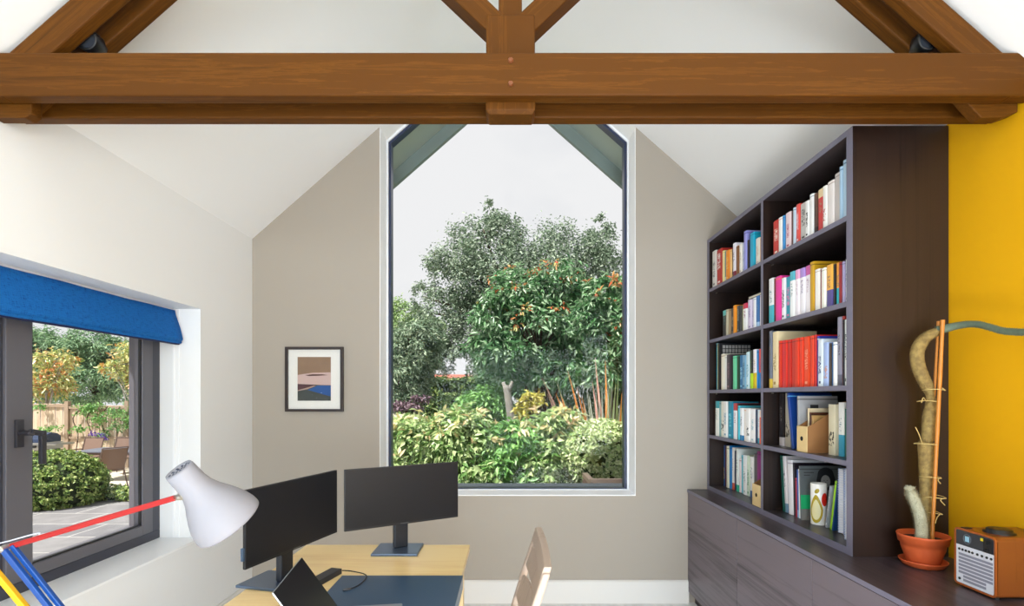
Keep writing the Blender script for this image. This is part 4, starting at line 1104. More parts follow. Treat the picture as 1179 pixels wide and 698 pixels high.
bar('lower_arm', J2 + Vector((-.002, -.006, 0)), KB + Vector((-.058, -.006, 0)), .013, .012, M_YEL)
for p, rad in ((J, .0075), (J2, .007), (KB, .012), (KB + Vector((-.058, 0, 0)), .010)):
    bm = bmesh.new(); lathe(bm, [(0, -.024), (rad * .7, -.024), (rad, -.021), (rad, .021), (rad * .7, .024), (0, .024)], 20, Matrix.Translation(p) @ Matrix.Rotation(PI / 2, 4, 'X')); obj('pivot', bm, M_STEEL, t)
bm = bmesh.new(); bx(bm, (-.955, 1.155, .765), (-.86, 1.185, .812)); obj('knuckle', bm, M_STEEL, t, bevel=.006)
bm = bmesh.new(); lathe(bm, [(0, 0), (.088, 0), (.092, .004), (.092, .014), (.086, .02), (.02, .024), (.014, .03), (.014, .045), (0, .045)], 56, Matrix.Translation((-.885, 1.17, DZ + .0004))); obj('lamp_base', bm, M_SHW, t, smooth=True)
bm = bmesh.new()
for k in (-1, 1):
    a = KB + Vector((-.02, k * .02, .01)); b = a + (J - KB) * .45
    n = 60; L_ = (b - a); x, y, z = frame_to(L_)
    tube(bm, [a + L_ * (i / n) + (x * math.cos(i * 1.3) + y * math.sin(i * 1.3)) * .005 for i in range(n + 1)], .0009, 4, smooth=1)
obj('springs', bm, M_STEEL, t)
bm = bmesh.new()
tube(bm, [J2 + Vector((-.03, 0, -.02)), J2 + Vector((-.01, -.004, .010)), J + Vector((.01, -.006, .016)), J + Vector((.07, -.004, .032)), W(60, 613, 1.165), W(203, 571, 1.155)], .0016, 6, smooth=5)
obj('lamp_cable', bm, plain('clear_grey_flex', 'B4B8C4', .3), t)
T_, C_ = W(205, 540, 1.125), W(264, 602, 1.195)
ax_ = (C_ - T_); Ls = ax_.length; x, y, z = frame_to(ax_)
Ms = fr(T_, x, y, z)
k_ = 1.0
prof = [(.0285, 0.0), (.0305, .006), (.0315, .25 * Ls), (.0345, .36 * Ls), (.042, .47 * Ls), (.0525, .58 * Ls), (.062, .69 * Ls), (.0700, .80 * Ls), (.0745, .9 * Ls), (.0755, .97 * Ls), (.0750, Ls), (.0735, Ls), (.0735, .95 * Ls), (.068, .80 * Ls), (.050, .58 * Ls), (.033, .36 * Ls), (.0295, .25 * Ls), (.0265, .008)]
bm = bmesh.new(); lathe(bm, prof, 64, close=True); sh = obj('lamp_shade', bm, M_SHW, t, M=Ms, smooth=True)
bm = bmesh.new(); lathe(bm, [(0, .004), (.0285, .004), (.0285, .006), (0, .006)], 40); obj('vent_cap', bm, M_SHW, sh, M=Ms)
bm = bmesh.new()
for (rr_, n) in ((.0225, 12), (.014, 8), (.006, 4)):
    for k in range(n):
        a = 2 * PI * k / n; q = .0026
        lathe(bm, [(0, .0032), (q, .0032), (q, .0045)], 8, Matrix.Translation((rr_ * math.cos(a), rr_ * math.sin(a), 0)))
obj('vent_holes', bm, plain('vent_dark', '283248', .7), sh, M=Ms)
bm = bmesh.new(); lathe(bm, [(0, .10), (.012, .10), (.018, .115), (.026, .135), (.026, .15), (0, .16)], 24); obj('bulb', bm, plain('frosted_bulb', 'F0F0EC', .3), sh, M=Ms)
bm = bmesh.new()
q = W(207, 573, 1.13); lathe(bm, [(0, 0), (.008, 0), (.0135, .006), (.017, .014), (0, .018)], 24, fr(q - z * .0, *frame_to(((T_ + ax_ * .33) - q).normalized())) )
tube(bm, [S_, q, T_ + ax_ * .30], .0065, 12, smooth=1)
obj('shade_joint', bm, M_STEEL, t, smooth=True)

# --- chair
t = thing('desk_chair', 'pale wooden chair with a leaning slatted back drawn up to the desk', 'chair', (-.10, 1.757, 0))
def cz(x, y, z): return Vector((x, y, z))
LX = .33
def bp(z, y, off=0): return Vector((.113 - (.95 - z) * LX + off, y, z))
CY0, CY1 = 1.515, 2.0
for y, lb in ((CY0 + .012, 'near'), (CY1 - .012, 'far')):
    bm = bmesh.new()
    pa = [bp(.40, y, .02), bp(.55, y, .008), bp(.75, y), bp(.935, y)]
    for k in range(3):
        a, b = pa[k], pa[k + 1]
        prism(bm, [(a.x - .012, a.z), (a.x + .016, a.z), (b.x + .013, b.z), (b.x - .010, b.z)], 'Y', y - .012, y + .012)
    bmesh.ops.remove_doubles(bm, verts=bm.verts, dist=.0001)
    obj('back_post', bm, M_CHAIR, t, bevel=.006)
def slat(z0, z1, bulge, name='back_slat', th=.011):
    bm = bmesh.new(); n = 16; rows = []
    for k in range(n + 1):
        f = k / n; y = CY0 + .008 + (CY1 - CY0 - .016) * f; s = math.sin(PI * f)
        za = z0 + .016 * (1 - s) * (1 if name == 'back_slat' else 0) + .0; zb_ = z1 - .016 * (1 - s) * (1 if name == 'back_slat' else 0)
        o_ = bulge * s
        q = [bp(za, y, o_ - th / 2), bp(zb_, y, o_ - th / 2), bp(zb_, y, o_ + th / 2), bp(za, y, o_ + th / 2)]
        rows.append([bm.verts.new(p) for p in q])
    for a, b in zip(rows, rows[1:]):
        for k in range(4): bm.faces.new((a[k], a[(k + 1) % 4], b[(k + 1) % 4], b[k]))
    bm.faces.new(rows[0]); bm.faces.new(rows[-1][::-1]); bmesh.ops.recalc_face_normals(bm, faces=bm.faces)
    return obj(name, bm, M_CHAIR, t, smooth=False, bevel=.003)
slat(.905, .952, .006, 'top_rail', .024)
for (a, b) in ((.795, .899), (.680, .788), (.565, .673)): slat(a, b, .022)
bm = bmesh.new(); bx(bm, (-.43, CY0 + .005, .435), (-.03, CY1 - .005, .455)); obj('seat', bm, M_CHAIR, t, bevel=.008)
for (x, y) in ((-.40, CY0 + .03), (-.40, CY1 - .03), (-.055, CY0 + .02), (-.055, CY1 - .02)):
    bm = bmesh.new(); tube(bm, [(x, y, .435), (x + (.04 if x > -.2 else -.01), y, 0)], [.016, .011], 12, smooth=1); obj('leg', bm, M_CHAIR, t)
for y in (CY0 + .028, CY1 - .028): box('seat_rail', (-.40, y - .009, .395), (-.05, y + .009, .436), M_CHAIR, t)

# --- framed picture on the window wall
a = W(330, 400, 3.67); b = W(396, 474, 3.67)
x0, x1, z0, z1 = -1.566, -1.162, 1.346, 1.799
t = thing('picture_frame', 'dark framed abstract print with white mount on the wall left of the tall window', 'picture', ((x0 + x1) / 2, YB - .001, z0))
M_FR = plain('dark_brown_frame', '2C211E', .4)
YW = YB - .0015; fw = .018; fd = .028
bm = bmesh.new()
for (lo, hi) in (((x0, YW - fd, z0), (x0 + fw, YW, z1)), ((x1 - fw, YW - fd, z0), (x1, YW, z1)), ((x0 + fw, YW - fd, z0), (x1 - fw, YW, z0 + fw)), ((x0 + fw, YW - fd, z1 - fw), (x1 - fw, YW, z1))): bx(bm, lo, hi)
obj('frame', bm, M_FR, t)
box('mount', (x0 + fw, YW - .008, z0 + fw), (x1 - fw, YW - .003, z1 - fw), plain('white_mount', 'E4E1DA', .6), t)
ax0 = x0 + (343.3 - 330) / 66 * (x1 - x0); ax1 = x0 + (381.5 - 330) / 66 * (x1 - x0); az1 = 1.45 + (457 - 411.3) / 163.5; az0 = 1.45 + (457 - 461.6) / 163.5
Y0_ = YW - .0085
art = box('print', (ax0, Y0_, az0), (ax1, Y0_ + .0005, az1), plain('print_brown', '8A6E56', .6, noise=.25, nscale=9), t)
def shape(pts, mat, dy):
    bm = bmesh.new(); prism(bm, [(ax0 + u * (ax1 - ax0), az0 + v * (az1 - az0)) for u, v in pts], 'Y', Y0_ - dy, Y0_ - dy + .0003); obj('printed_shape', bm, mat, art)
shape([(0, .36), (1, .36), (1, .65), (.45, .64), (0, .59)], plain('print_pink', 'C4A8A0', .6), .0003)
shape([(.22, .585), (.35, .565), (.6, .57), (.92, .585), (.75, .605), (.45, .607)], plain('print_umber', '4A2A24', .6), .0006)
shape([(0, 0), (1, 0), (1, .35), (0, .385)], plain('print_slate', '3C403C', .6, noise=.25, nscale=12), .0006)
shape([(0, .385), (0, .22), (.3, .3), (.56, .36)], plain('print_plum', '4E2C30', .6), .0009)
shape([(.3, .25), (.6, .35), (1, .35), (1, .10), (.7, .16)], plain('print_blue', '124A88', .5, noise=.2, nscale=14), .0009)
shape([(.0, .22), (.3, .265), (.55, .34), (.48, .345), (.22, .285), (0, .24)], plain('print_buff', 'A88C7C', .6), .0012)
box('picture_glass', (x0 + fw, YW - .016, z0 + fw), (x1 - fw, YW - .014, z1 - fw), M_GLASS, t)
# ------------------------------------------------------------------ the garden
GZ = -.15
def struct_box(name, lo, hi, mat):
    bm = bmesh.new(); bx(bm, lo, hi); return struct(name, bm, mat)
struct_box('ground_garden', (-5.4, YO + .02, -1.2), (30, 70, GZ), plain('dark_soil_lawn', '4A5630', .95, noise=.4, nscale=3))
struct_box('ground_lower_terrace', (-45, 8.25, -1.2), (-5.42, 70, -.58), plain('pale_terrace_paving', 'C8BEAC', .85, noise=.12, nscale=4))
M_PAT, nt, bs = new_mat('grey_patio_slabs')
tc = nt.nodes.new('ShaderNodeTexCoord'); br = nt.nodes.new('ShaderNodeTexBrick'); br.inputs['Scale'].default_value = 1
br.inputs['Brick Width'].default_value = .9; br.inputs['Row Height'].default_value = .6; br.inputs['Mortar Size'].default_value = .008; br.offset = .5
br.inputs['Color1'].default_value = hexc('6C6B6E'); br.inputs['Color2'].default_value = hexc('7C7A7A'); br.inputs['Mortar'].default_value = hexc('B4B2AC')
n = nt.nodes.new('ShaderNodeTexNoise'); n.inputs['Scale'].default_value = 5; n.inputs['Detail'].default_value = 8
mx = nt.nodes.new('ShaderNodeMix'); mx.data_type = 'RGBA'; mx.blend_type = 'OVERLAY'; mx.inputs[0].default_value = .35
nt.links.new(tc.outputs['Object'], br.inputs['Vector']); nt.links.new(tc.outputs['Object'], n.inputs['Vector'])
nt.links.new(br.outputs['Color'], mx.inputs[6]); nt.links.new(n.outputs['Fac'], mx.inputs[7]); nt.links.new(mx.outputs[2], bs.inputs['Base Color']); bs.inputs['Roughness'].default_value = .8
struct_box('ground_patio', (-16, -6, -1.2), (XO - .001, 8.24, GZ + .006), M_PAT)
struct_box('ground_rear', (XO, -14, -1.2), (14, YF - .31, GZ), plain('rear_paving', 'A8A49C', .85))

def unit(v): return v / np.linalg.norm(v, axis=1, keepdims=True)
def leaves(name, parent, blobs, n, ln, wd, mat, seed=1, sub=26, subr=.30, shell=.55, up=.5, droop=.2, spread=.9, floor=None, outward=.8, label=None, stuff=False, cut=None):
    """blobs: (x,y,z,rx,ry,rz). Leaves gather in sub-clumps near the blobs' skin; each leaf is a folded four-cornered blade."""
    rg = np.random.default_rng(seed)
    B = np.array(blobs, float); vol = (B[:, 3] * B[:, 4] * B[:, 5]) ** (2 / 3); vol /= vol.sum()
    P, O = [], []
    for b, f in zip(B, vol):
        m = int(n * f); ns = max(4, int(sub * (f * len(B)) ** .6))
        d = unit(rg.normal(size=(ns, 3))); rad = shell + (1 - shell) * rg.random(ns) ** .6
        c = d * rad[:, None]
        pick = rg.integers(0, ns, m)
        off = rg.normal(size=(m, 3)) * subr * .55
        q = c[pick] + off
        P.append(b[:3] + q * b[3:]); O.append(unit(q + off * 2 + 1e-6))
    P = np.concatenate(P); O = np.concatenate(O); N = len(P)
    if floor is not None:
        k = P[:, 2] > floor; P, O = P[k], O[k]; N = len(P)
    if cut is not None:
        k = cut(P); P, O = P[k], O[k]; N = len(P)
    nrm = unit(O * .5 + np.array([0, 0, up]) + rg.normal(size=(N, 3)) * .45)
    ax = O * outward + rg.normal(size=(N, 3)) * spread + np.array([0, 0, -droop]); ax -= nrm * (ax * nrm).sum(1)[:, None]; ax = unit(ax)
    sd = np.cross(nrm, ax); s = rg.uniform(.65, 1.25, (N, 1))
    tipd = ax - nrm * .18
    v = np.empty((N, 4, 3))
    v[:, 0] = P; v[:, 1] = P + ax * ln * s * .45 + sd * wd * s * .5 + nrm * wd * .22; v[:, 2] = P + tipd * ln * s; v[:, 3] = P + ax * ln * s * .45 - sd * wd * s * .5 + nrm * wd * .22
    loc = Vector(WM[parent.name].translation)
    v = v.reshape(-1, 3) - np.array(loc)
    idx = np.arange(N)[:, None] * 4
    tri = np.concatenate([idx + np.array([0, 1, 2]), idx + np.array([0, 2, 3])], axis=1).reshape(-1, 3)
    me = bpy.data.meshes.new(name)
    me.vertices.add(len(v)); me.vertices.foreach_set('co', v.ravel())
    me.loops.add(len(tri) * 3); me.loops.foreach_set('vertex_index', tri.ravel().astype(np.int32))
    me.polygons.add(len(tri)); me.polygons.foreach_set('loop_start', np.arange(len(tri), dtype=np.int32) * 3)
    me.update(calc_edges=True); me.materials.append(mat)
    o = bpy.data.objects.new(name, me); COL.objects.link(o); o.parent = parent; WM[o.name] = WM[parent.name].copy()
    if label: o['label'] = label
    return o
M_BARK = plain('brown_bark', '4A3A2C', .9, noise=.4, nscale=14, bump=.6)
M_BARKP = plain('pale_silvery_bark', 'A09A90', .85, noise=.3, nscale=12, bump=.5)
def trunk(parent, base, top, r0, r1, mat, ends=(), seed=1, name='trunk'):
    rn = random.Random(seed); bm = bmesh.new()
    base, top = Vector(base), Vector(top)
    k = 5; pts = [base.lerp(top, i / k) + Vector((rn.gauss(0, .02), rn.gauss(0, .02), 0)) * (top - base).length * .5 * (0 < i < k) for i in range(k + 1)]
    tube(bm, pts, [r0 + (r1 - r0) * i / k for i in range(k + 1)], 10, smooth=3)
    for e in ends:
        e = Vector(e); s = pts[rn.choice((2, 3, 4, 5))]; m = s.lerp(e, .5) + Vector((0, 0, (e - s).length * .12))
        tube(bm, [s, m, e], [r1 * .75, r1 * .5, r1 * .2], 7, smooth=4)
    obj(name, bm, mat, parent, smooth=True)
def plant(name, label, cat, base, group=None): return thing(name, label, cat, base, group=group)
def ends_of(blobs, k, seed):
    rn = random.Random(seed); out = []
    for _ in range(k):
        b = rn.choice(blobs); v = Vector((rn.gauss(0, 1), rn.gauss(0, 1), rn.gauss(.2, 1))).normalized() * .8
        out.append((b[0] + v.x * b[3], b[1] + v.y * b[4], b[2] + v.z * b[5]))
    return out
def blobpx(px, py, Y, rpx, rpy, ry=None):
    c = W(px, py, Y); return (c.x, c.y, c.z, rpx * Y / 600, ry if ry else (rpx + rpy) / 2 * Y / 600, rpy * Y / 600)

L_BIRCH = leaf_mat('small_grey_green_leaf', ['3C5240', '5C7458', '869A80', 'B4C2AA', '4C6248'], .5, .3)
L_BIRCH2 = leaf_mat('far_mid_green_leaf', ['6A8A58', '98B478', 'B4C890', '7A9C64'], .5, .3)
L_DARK = leaf_mat('dark_evergreen_leaf', ['2C4A30', '446644', '5C8254', '38583A'], .5, .15)
L_MID = leaf_mat('fresh_green_leaf', ['4C7E40', '74A654', '9CC878', '5C8E4C'], .4, .3)
L_LIME = leaf_mat('lime_shrub_leaf', ['56803E', '86A860', 'A8C080', 'C4D29C', '688E50', 'D8E4A8'], .38, .35)
L_LIMET = leaf_mat('golden_new_leaf', ['E0D898', 'DCC490', 'ECE8BC', 'C8D08C', 'D8B090'], .4, .35)
L_TREE = leaf_mat('glossy_tree_leaf', ['34603A', '4E7C4C', '74A06C', 'B4CCA8', '3E6C42'], .32, .3)
L_TIP = leaf_mat('orange_leaf_tip', ['C86838', 'B85030', 'D89860', 'A8B468', 'B86848'], .4, .3)
L_VARI = leaf_mat('cream_edged_leaf', ['7E9C58', 'B8C888', 'E8ECC4', '98B46C', 'D4DCA8', '6A8C50'], .45, .25)
L_BOX = leaf_mat('clipped_yew_leaf', ['4A6A34', '6C8A40', '90A854', 'B4C074', '5C7A40'], .5, .2)
L_PINE = leaf_mat('blue_green_needle', ['547C58', '7A9E74', 'A0BC90', '446A4A'], .6, .2)
L_MAG = leaf_mat('magnolia_leaf', ['A4B060', 'CCCC80', '86A050', 'E4DEA4', 'B8AC54'], .3, .25)
L_MAGT = leaf_mat('russet_magnolia_leaf', ['C88048', 'D8A860', 'B87038', 'DCC488'], .4, .2)
L_PURP = leaf_mat('purple_leaf', ['5A4450', '7C6470', '9A8088', '483640'], .5, .2)

# big feathery tree
blobs = [blobpx(600, 350, 17, 80, 88), blobpx(565, 300, 16.5, 55, 48), blobpx(530, 320, 16.5, 42, 42), blobpx(655, 305, 17, 58, 45), blobpx(690, 345, 17, 40, 55), blobpx(505, 370, 16.5, 30, 50), blobpx(575, 268, 16.5, 26, 26), blobpx(690, 290, 17, 28, 26), blobpx(545, 400, 16.5, 52, 42), blobpx(620, 420, 17, 60, 40), blobpx(510, 412, 17, 15, 26)]
t = plant('feathery_tree', 'largest tree, with small grey-green leaves, filling the tall window under the sky', 'tree', (.5, 17, GZ))
trunk(t, (.5, 17, GZ), (.5, 17, 3.2), .22, .10, M_BARK, ends_of(blobs, 26, 3), 3)
def gap(P):
    px = 586 + P[:, 0] * 600 / P[:, 1]; py = 457 - (P[:, 2] - 1.45) * 600 / P[:, 1]
    return ~((abs(px - 530) < 7) & (abs(py - 424) < 13))
leaves('foliage', t, blobs, 62000, .105, .052, L_BIRCH, 11, sub=60, subr=.20, shell=.45, cut=gap)
# sprig at the very top
bl2 = [blobpx(562, 236, 16.5, 5, 9), blobpx(567, 250, 16.5, 9, 8), blobpx(690, 250, 17, 9, 4), blobpx(700, 262, 17, 8, 6), blobpx(480, 330, 16.5, 8, 10), blobpx(500, 305, 16.5, 7, 8), blobpx(475, 350, 16.5, 6, 8)]
leaves('sprigs', t, bl2, 900, .105, .05, L_BIRCH, 12, sub=8, subr=.4, shell=.2)
# orange-tipped tree in front
blobs = [blobpx(600, 340, 10.3, 38, 30), blobpx(640, 335, 10.4, 36, 30), blobpx(575, 365, 10.2, 32, 28), blobpx(620, 385, 10.2, 46, 34), blobpx(660, 385, 10.4, 32, 34), blobpx(575, 405, 10.2, 34, 22), blobpx(640, 425, 10.2, 40, 20), blobpx(595, 425, 10.3, 26, 18)]
t = plant('orange_tipped_tree', 'bright leafy tree with orange new shoots in front of the largest tree', 'tree', (.75, 10.4, GZ))
trunk(t, (.72, 10.4, GZ), (.62, 10.4, 2.3), .075, .04, M_BARK, ends_of(blobs, 18, 5), 5)
leaves('foliage', t, blobs, 15000, .16, .056, L_TREE, 21, sub=42, subr=.24, droop=.6, up=.35)
bl = [(b[0], b[1] - .1, b[2] + b[5] * .45, b[3] * .95, b[4] * .9, b[5] * .62) for b in blobs[:5]]
leaves('new_shoots', t, bl, 520, .10, .035, L_TIP, 22, sub=14, subr=.14, shell=.85, up=.4, label='orange and rust coloured new shoots')
blobs = [blobpx(695, 345, 8.6, 26, 24), blobpx(710, 385, 8.6, 26, 34), blobpx(700, 425, 8.6, 20, 22), blobpx(680, 370, 8.7, 20, 24)]
t = plant('orange_tipped_tree', 'smaller orange-tipped tree at the right edge of the tall window', 'tree', (1.75, 8.7, GZ))
trunk(t, (1.8, 8.7, GZ), (1.72, 8.7, 2.2), .05, .025, M_BARK, ends_of(blobs, 10, 6), 6)
leaves('foliage', t, blobs, 6500, .14, .045, L_TREE, 23, sub=34, subr=.24, droop=.5, up=.35)
leaves('new_shoots', t, [(b[0], b[1] - .1, b[2] + b[5] * .5, b[3], b[4], b[5] * .6) for b in blobs[:2]], 170, .10, .035, L_TIP, 24, sub=10, subr=.14, shell=.85, label='orange and rust coloured new shoots')
# conifer masses on the left and distant pale tree
blobs = [blobpx(478, 400, 11.5, 30, 34), blobpx(462, 440, 11.3, 24, 34), blobpx(490, 385, 11.8, 20, 20), blobpx(482, 425, 11.6, 22, 26), blobpx(468, 455, 11.4, 26, 18)]
t = plant('conifer', 'drooping grey-green conifer beside the left frame of the tall window', 'tree', (-2.3, 11.5, GZ))
trunk(t, (-2.3, 11.5, GZ), (-2.1, 11.6, 2.6), .10, .04, M_BARK, ends_of(blobs, 10, 8), 8)
leaves('foliage', t, blobs, 18000, .12, .035, leaf_mat('conifer_spray', ['5A7658', '80987A', 'A8B89C', '44603E', 'B8C8A8'], .5, .2), 31, sub=46, subr=.22, droop=.8, up=.3)
blobs = [blobpx(466, 372, 24, 26, 26), blobpx(492, 392, 24, 26, 30), blobpx(455, 395, 24, 20, 34)]
t = plant('distant_tree', 'distant pale green tree low in the sky at the left of the tall window', 'tree', (-4.6, 24, GZ))
trunk(t, (-4.6, 24, GZ), (-4.5, 24, 3.4), .2, .1, M_BARK, (), 9)
leaves('foliage', t, blobs, 9000, .17, .09, L_BIRCH2, 32, sub=40, subr=.24)
# clipped hedge across the back
def hedge(name, label, x0, x1, y0, y1, z0, z1, n, ln, wd, mat, seed, core='1E2C18', group=None, cat='hedge'):
    t = plant(name, label, cat, ((x0 + x1) / 2, (y0 + y1) / 2, z0))
    rg = np.random.default_rng(seed)
    bm = bmesh.new(); bx(bm, (x0 + ln, y0 + ln, z0), (x1 - ln, y1 - ln, z1 - ln * .8)); obj('branches', bm, plain('hedge_core_' + core, core, .95), t)
    L = np.array([x1 - x0, y1 - y0, z1 - z0]); bl = []
    nx = max(1, int(L[0] / .5)); nz = max(1, int(L[2] / .5))
    for i in range(nx):
        for k in range(nz):
            bl.append((x0 + (i + .5) * L[0] / nx, y0 + ln * .6, z0 + (k + .5) * L[2] / nz, L[0] / nx * .62, ln * 1.1, L[2] / nz * .62))
        bl.append((x0 + (i + .5) * L[0] / nx, (y0 + y1) / 2, z1 - ln * .7, L[0] / nx * .62, L[1] * .5, ln * 1.1))
    def cut(P): return (P[:, 2] < z1 + rg.normal(size=len(P)) * .02) & (P[:, 1] > y0 - .06)
    leaves('foliage', t, bl, n, ln, wd, mat, seed, sub=16, subr=.30, shell=.7, cut=cut, up=.6); return t
hedge('clipped_hedge', 'tall dark clipped hedge with a sunlit yellow-green top behind the lime shrubs', -2.7, -.35, 14.5, 15.6, GZ, 1.98, 15000, .085, .045, leaf_mat('yew_mix', ['2E4A28', '4A6A38', '6E8C48', 'A8B868'], .5, .2), 41)
# background evergreens closing the view
for (nm, lb, bl, n, mat, sd) in (
    ('evergreen_shrub', 'dark evergreen mass low behind the orange-tipped trees', [blobpx(600, 440, 12.5, 46, 28), blobpx(650, 440, 12.5, 46, 30), blobpx(700, 440, 12.5, 40, 34), blobpx(560, 445, 13.2, 26, 20), blobpx(690, 475, 12.3, 40, 22), blobpx(640, 478, 12.3, 36, 20), blobpx(735, 465, 12.3, 30, 34)], 18000, L_DARK, 51),
    ('evergreen_shrub', 'mid green bush between the clipped hedge and the grey tree stump', [blobpx(562, 462, 10.5, 22, 18), blobpx(540, 470, 10.5, 20, 14), blobpx(578, 478, 10.5, 18, 16)], 4200, L_MID, 52),
    ('evergreen_shrub', 'pale-flecked evergreen shrub in the lower left corner of the tall window', [blobpx(462, 492, 8.0, 22, 12), blobpx(485, 494, 8.1, 16, 10), blobpx(455, 520, 8.0, 18, 22)], 4200, L_VARI, 53),
    ('purple_shrub', 'thin purple-leaved shrub below the conifer', [blobpx(468, 468, 9.6, 18, 4), blobpx(484, 459, 9.6, 10, 3)], 500, L_PURP, 54),
    ('golden_shrub', 'yellow-leaved shrub behind the lime shrubs by the grey stump', [blobpx(612, 462, 8.2, 14, 12), blobpx(602, 470, 8.2, 12, 9)], 420, leaf_mat('golden_leaf', ['C8B040', 'A8A840', 'D8C868', '8A9838'], .4, .3), 55)):
    c = bl[0]; t = plant(nm, lb, 'shrub', (c[0], c[1], GZ))
    trunk(t, (c[0], c[1], GZ), (c[0], c[1], c[2]), .05, .02, M_BARK, ends_of(bl, 6, sd), sd, 'stem')
    big = .11 if n > 3000 else .085
    leaves('foliage', t, bl, n, big, big * .42, mat, sd, sub=30, subr=.28)
# distant house beyond the trees
t = thing('house', 'distant white house with a red tiled roof glimpsed between hedge and trees', 'house', W(531, 470, 42))
c = W(531, 425, 42)
bm = bmesh.new(); bx(bm, (c.x - 2.2, 42, -1), (c.x + .9, 45, W(0, 437.5, 42).z)); obj('wall', bm, plain('white_render', 'E4E2E0', .8), t)
bm = bmesh.new(); zr = W(0, 437.5, 42).z; prism(bm, [(c.x - 2.5, zr), (c.x + 1.2, zr), (c.x + 1.2, zr + .16), (c.x - 2.5, zr + .16)], 'Y', 41.7, 45.3)
prism(bm, [(41.7, zr + .1), (45.3, zr + .1), (43.5, zr + .5)], 'X', c.x - 2.5, c.x + 1.2); obj('roof', bm, plain('red_roof_tile', '9A5A48', .8), t)
# grey sculptural stump
t = thing('tree_stump', 'tall grey weathered tree stump rising behind the lime shrubs', 'tree stump', W(586, 560, 9)[:2] + (GZ,) if False else (0, 9, GZ))
bm = bmesh.new(); p0 = W(590, 500, 9); p0.z = GZ
tube(bm, [p0, W(590, 500, 9), W(588, 478, 9), W(585, 458, 9), W(582, 444, 9)], [.10, .085, .07, .065, .05], 10, smooth=3)
tube(bm, [W(584, 452, 9), W(579, 440, 9)], [.05, .028], 8, smooth=1); tube(bm, [W(585, 452, 9), W(590, 439, 9)], [.045, .022], 8, smooth=1)
obj('bare_trunk', bm, plain('grey_dead_wood', '78746C', .9, noise=.3, nscale=10, bump=.5), t, smooth=True)
# lime shrubs in the front row
defs = [((488, 510, 6.6, 36, 30), (470, 530, 6.5, 30, 30), (455, 545, 6.4, 22, 26), 'lime-leaved shrub at the left of the tall window, above the right-hand monitor', 61, (497, 494)),
        ((535, 505, 6.4, 34, 30), (540, 540, 6.3, 38, 30), (520, 495, 6.5, 22, 20), 'lime-leaved shrub with golden tips in the middle of the front row', 62, (535, 480)),
        ((590, 512, 6.4, 34, 26), (585, 545, 6.3, 36, 26), (610, 520, 6.4, 26, 26), 'glossy green shrub in the front row below the grey stump', 63, (580, 500)),
        ((636, 500, 6.5, 30, 26), (630, 535, 6.3, 28, 28), (650, 490, 6.6, 22, 16), 'lime-leaved shrub beside the clipped variegated bush', 64, (640, 484))]
for a, b, c, lb, sd, tp in defs:
    bl = [blobpx(*a), blobpx(*b), blobpx(*c)]
    x0 = bl[0][0]; t = plant('lime_shrub', lb, 'shrub', (x0, 6.5, GZ), group='front row of leafy shrubs outside the tall window')
    trunk(t, (x0, 6.5, GZ), (x0, 6.5, .7), .035, .02, M_BARK, ends_of(bl, 12, sd), sd, 'stem')
    leaves('foliage', t, bl, 4200, .105, .046, L_LIME if sd != 63 else L_MID, sd, sub=40, subr=.26, shell=.5, up=.7, spread=.7)
    tb = [(b_[0], b_[1] - .05, b_[2] + b_[5] * .55, b_[3] * .9, b_[4] * .9, b_[5] * .6) for b_ in bl[:1] + bl[2:]]
    leaves('new_shoots', t, tb, 170, .115, .042, L_LIMET, sd + 10, sub=14, subr=.16, shell=.8, up=.5, outward=1.2, label='golden and peach coloured young leaves')
# clipped variegated bush
def ball(name, label, c, rx, ry, rz, n, ln, wd, mat, seed, core):
    t = plant(name, label, 'shrub', (c[0], c[1], c[2] - rz))
    bm = bmesh.new(); bmesh.ops.create_icosphere(bm, subdivisions=4, radius=1.0)
    bmesh.ops.scale(bm, vec=(rx * .93, ry * .93, rz * .93), verts=bm.verts); bmesh.ops.translate(bm, vec=c, verts=bm.verts)
    obj('branches', bm, plain('core_' + core, core, .95, noise=.5, nscale=12), t, smooth=True)
    leaves('foliage', t, [(c[0], c[1], c[2], rx, ry, rz)], n, ln, wd, mat, seed, sub=900, subr=.06, shell=.97, up=.3, spread=.8); return t
c = W(694, 522, 6.35); ball('clipped_bush', 'rounded clipped bush with cream-edged leaves at the right of the tall window', (c.x, 6.4, c.z - .02), .53, .50, .41, 15000, .044, .030, L_VARI, 71, '34441E')
box('stem', (c.x - .2, 6.3, GZ), (c.x - .15, 6.35, c.z - .2), M_BARK, bpy.data.objects['clipped_bush'])
# sword-leaved plant
t = plant('sword_leaf_plant', 'bronze and green sword-leaved plant standing up behind the clipped bush', 'plant', (1.35, 7.2, GZ))
rn = random.Random(5)
M_SW = [plain('sword_green', '8C9C6C', .4), plain('sword_grey', 'A0A490', .4), plain('sword_orange', 'D08838', .4), plain('sword_pink', 'B88A78', .4)]
tips = [(654, 437, 2), (664, 455, 2), (685, 420, 3), (697, 424, 2), (726, 434, 3), (682, 448, 3), (716, 462, 2), (640, 462, 2), (735, 455, 1), (705, 450, 1), (745, 430, 1), (722, 452, 0), (700, 470, 0), (650, 470, 0), (738, 470, 0), (712, 440, 0), (676, 462, 1), (690, 465, 1), (730, 445, 0), (760, 450, 0), (624, 444, 3), (630, 462, 3), (668, 470, 0), (748, 465, 2)]
tips += [(640 + (k * 37) % 118, 448 + (k * 13) % 34, (0, 1, 1, 0, 2, 1)[k % 6]) for k in range(26)]
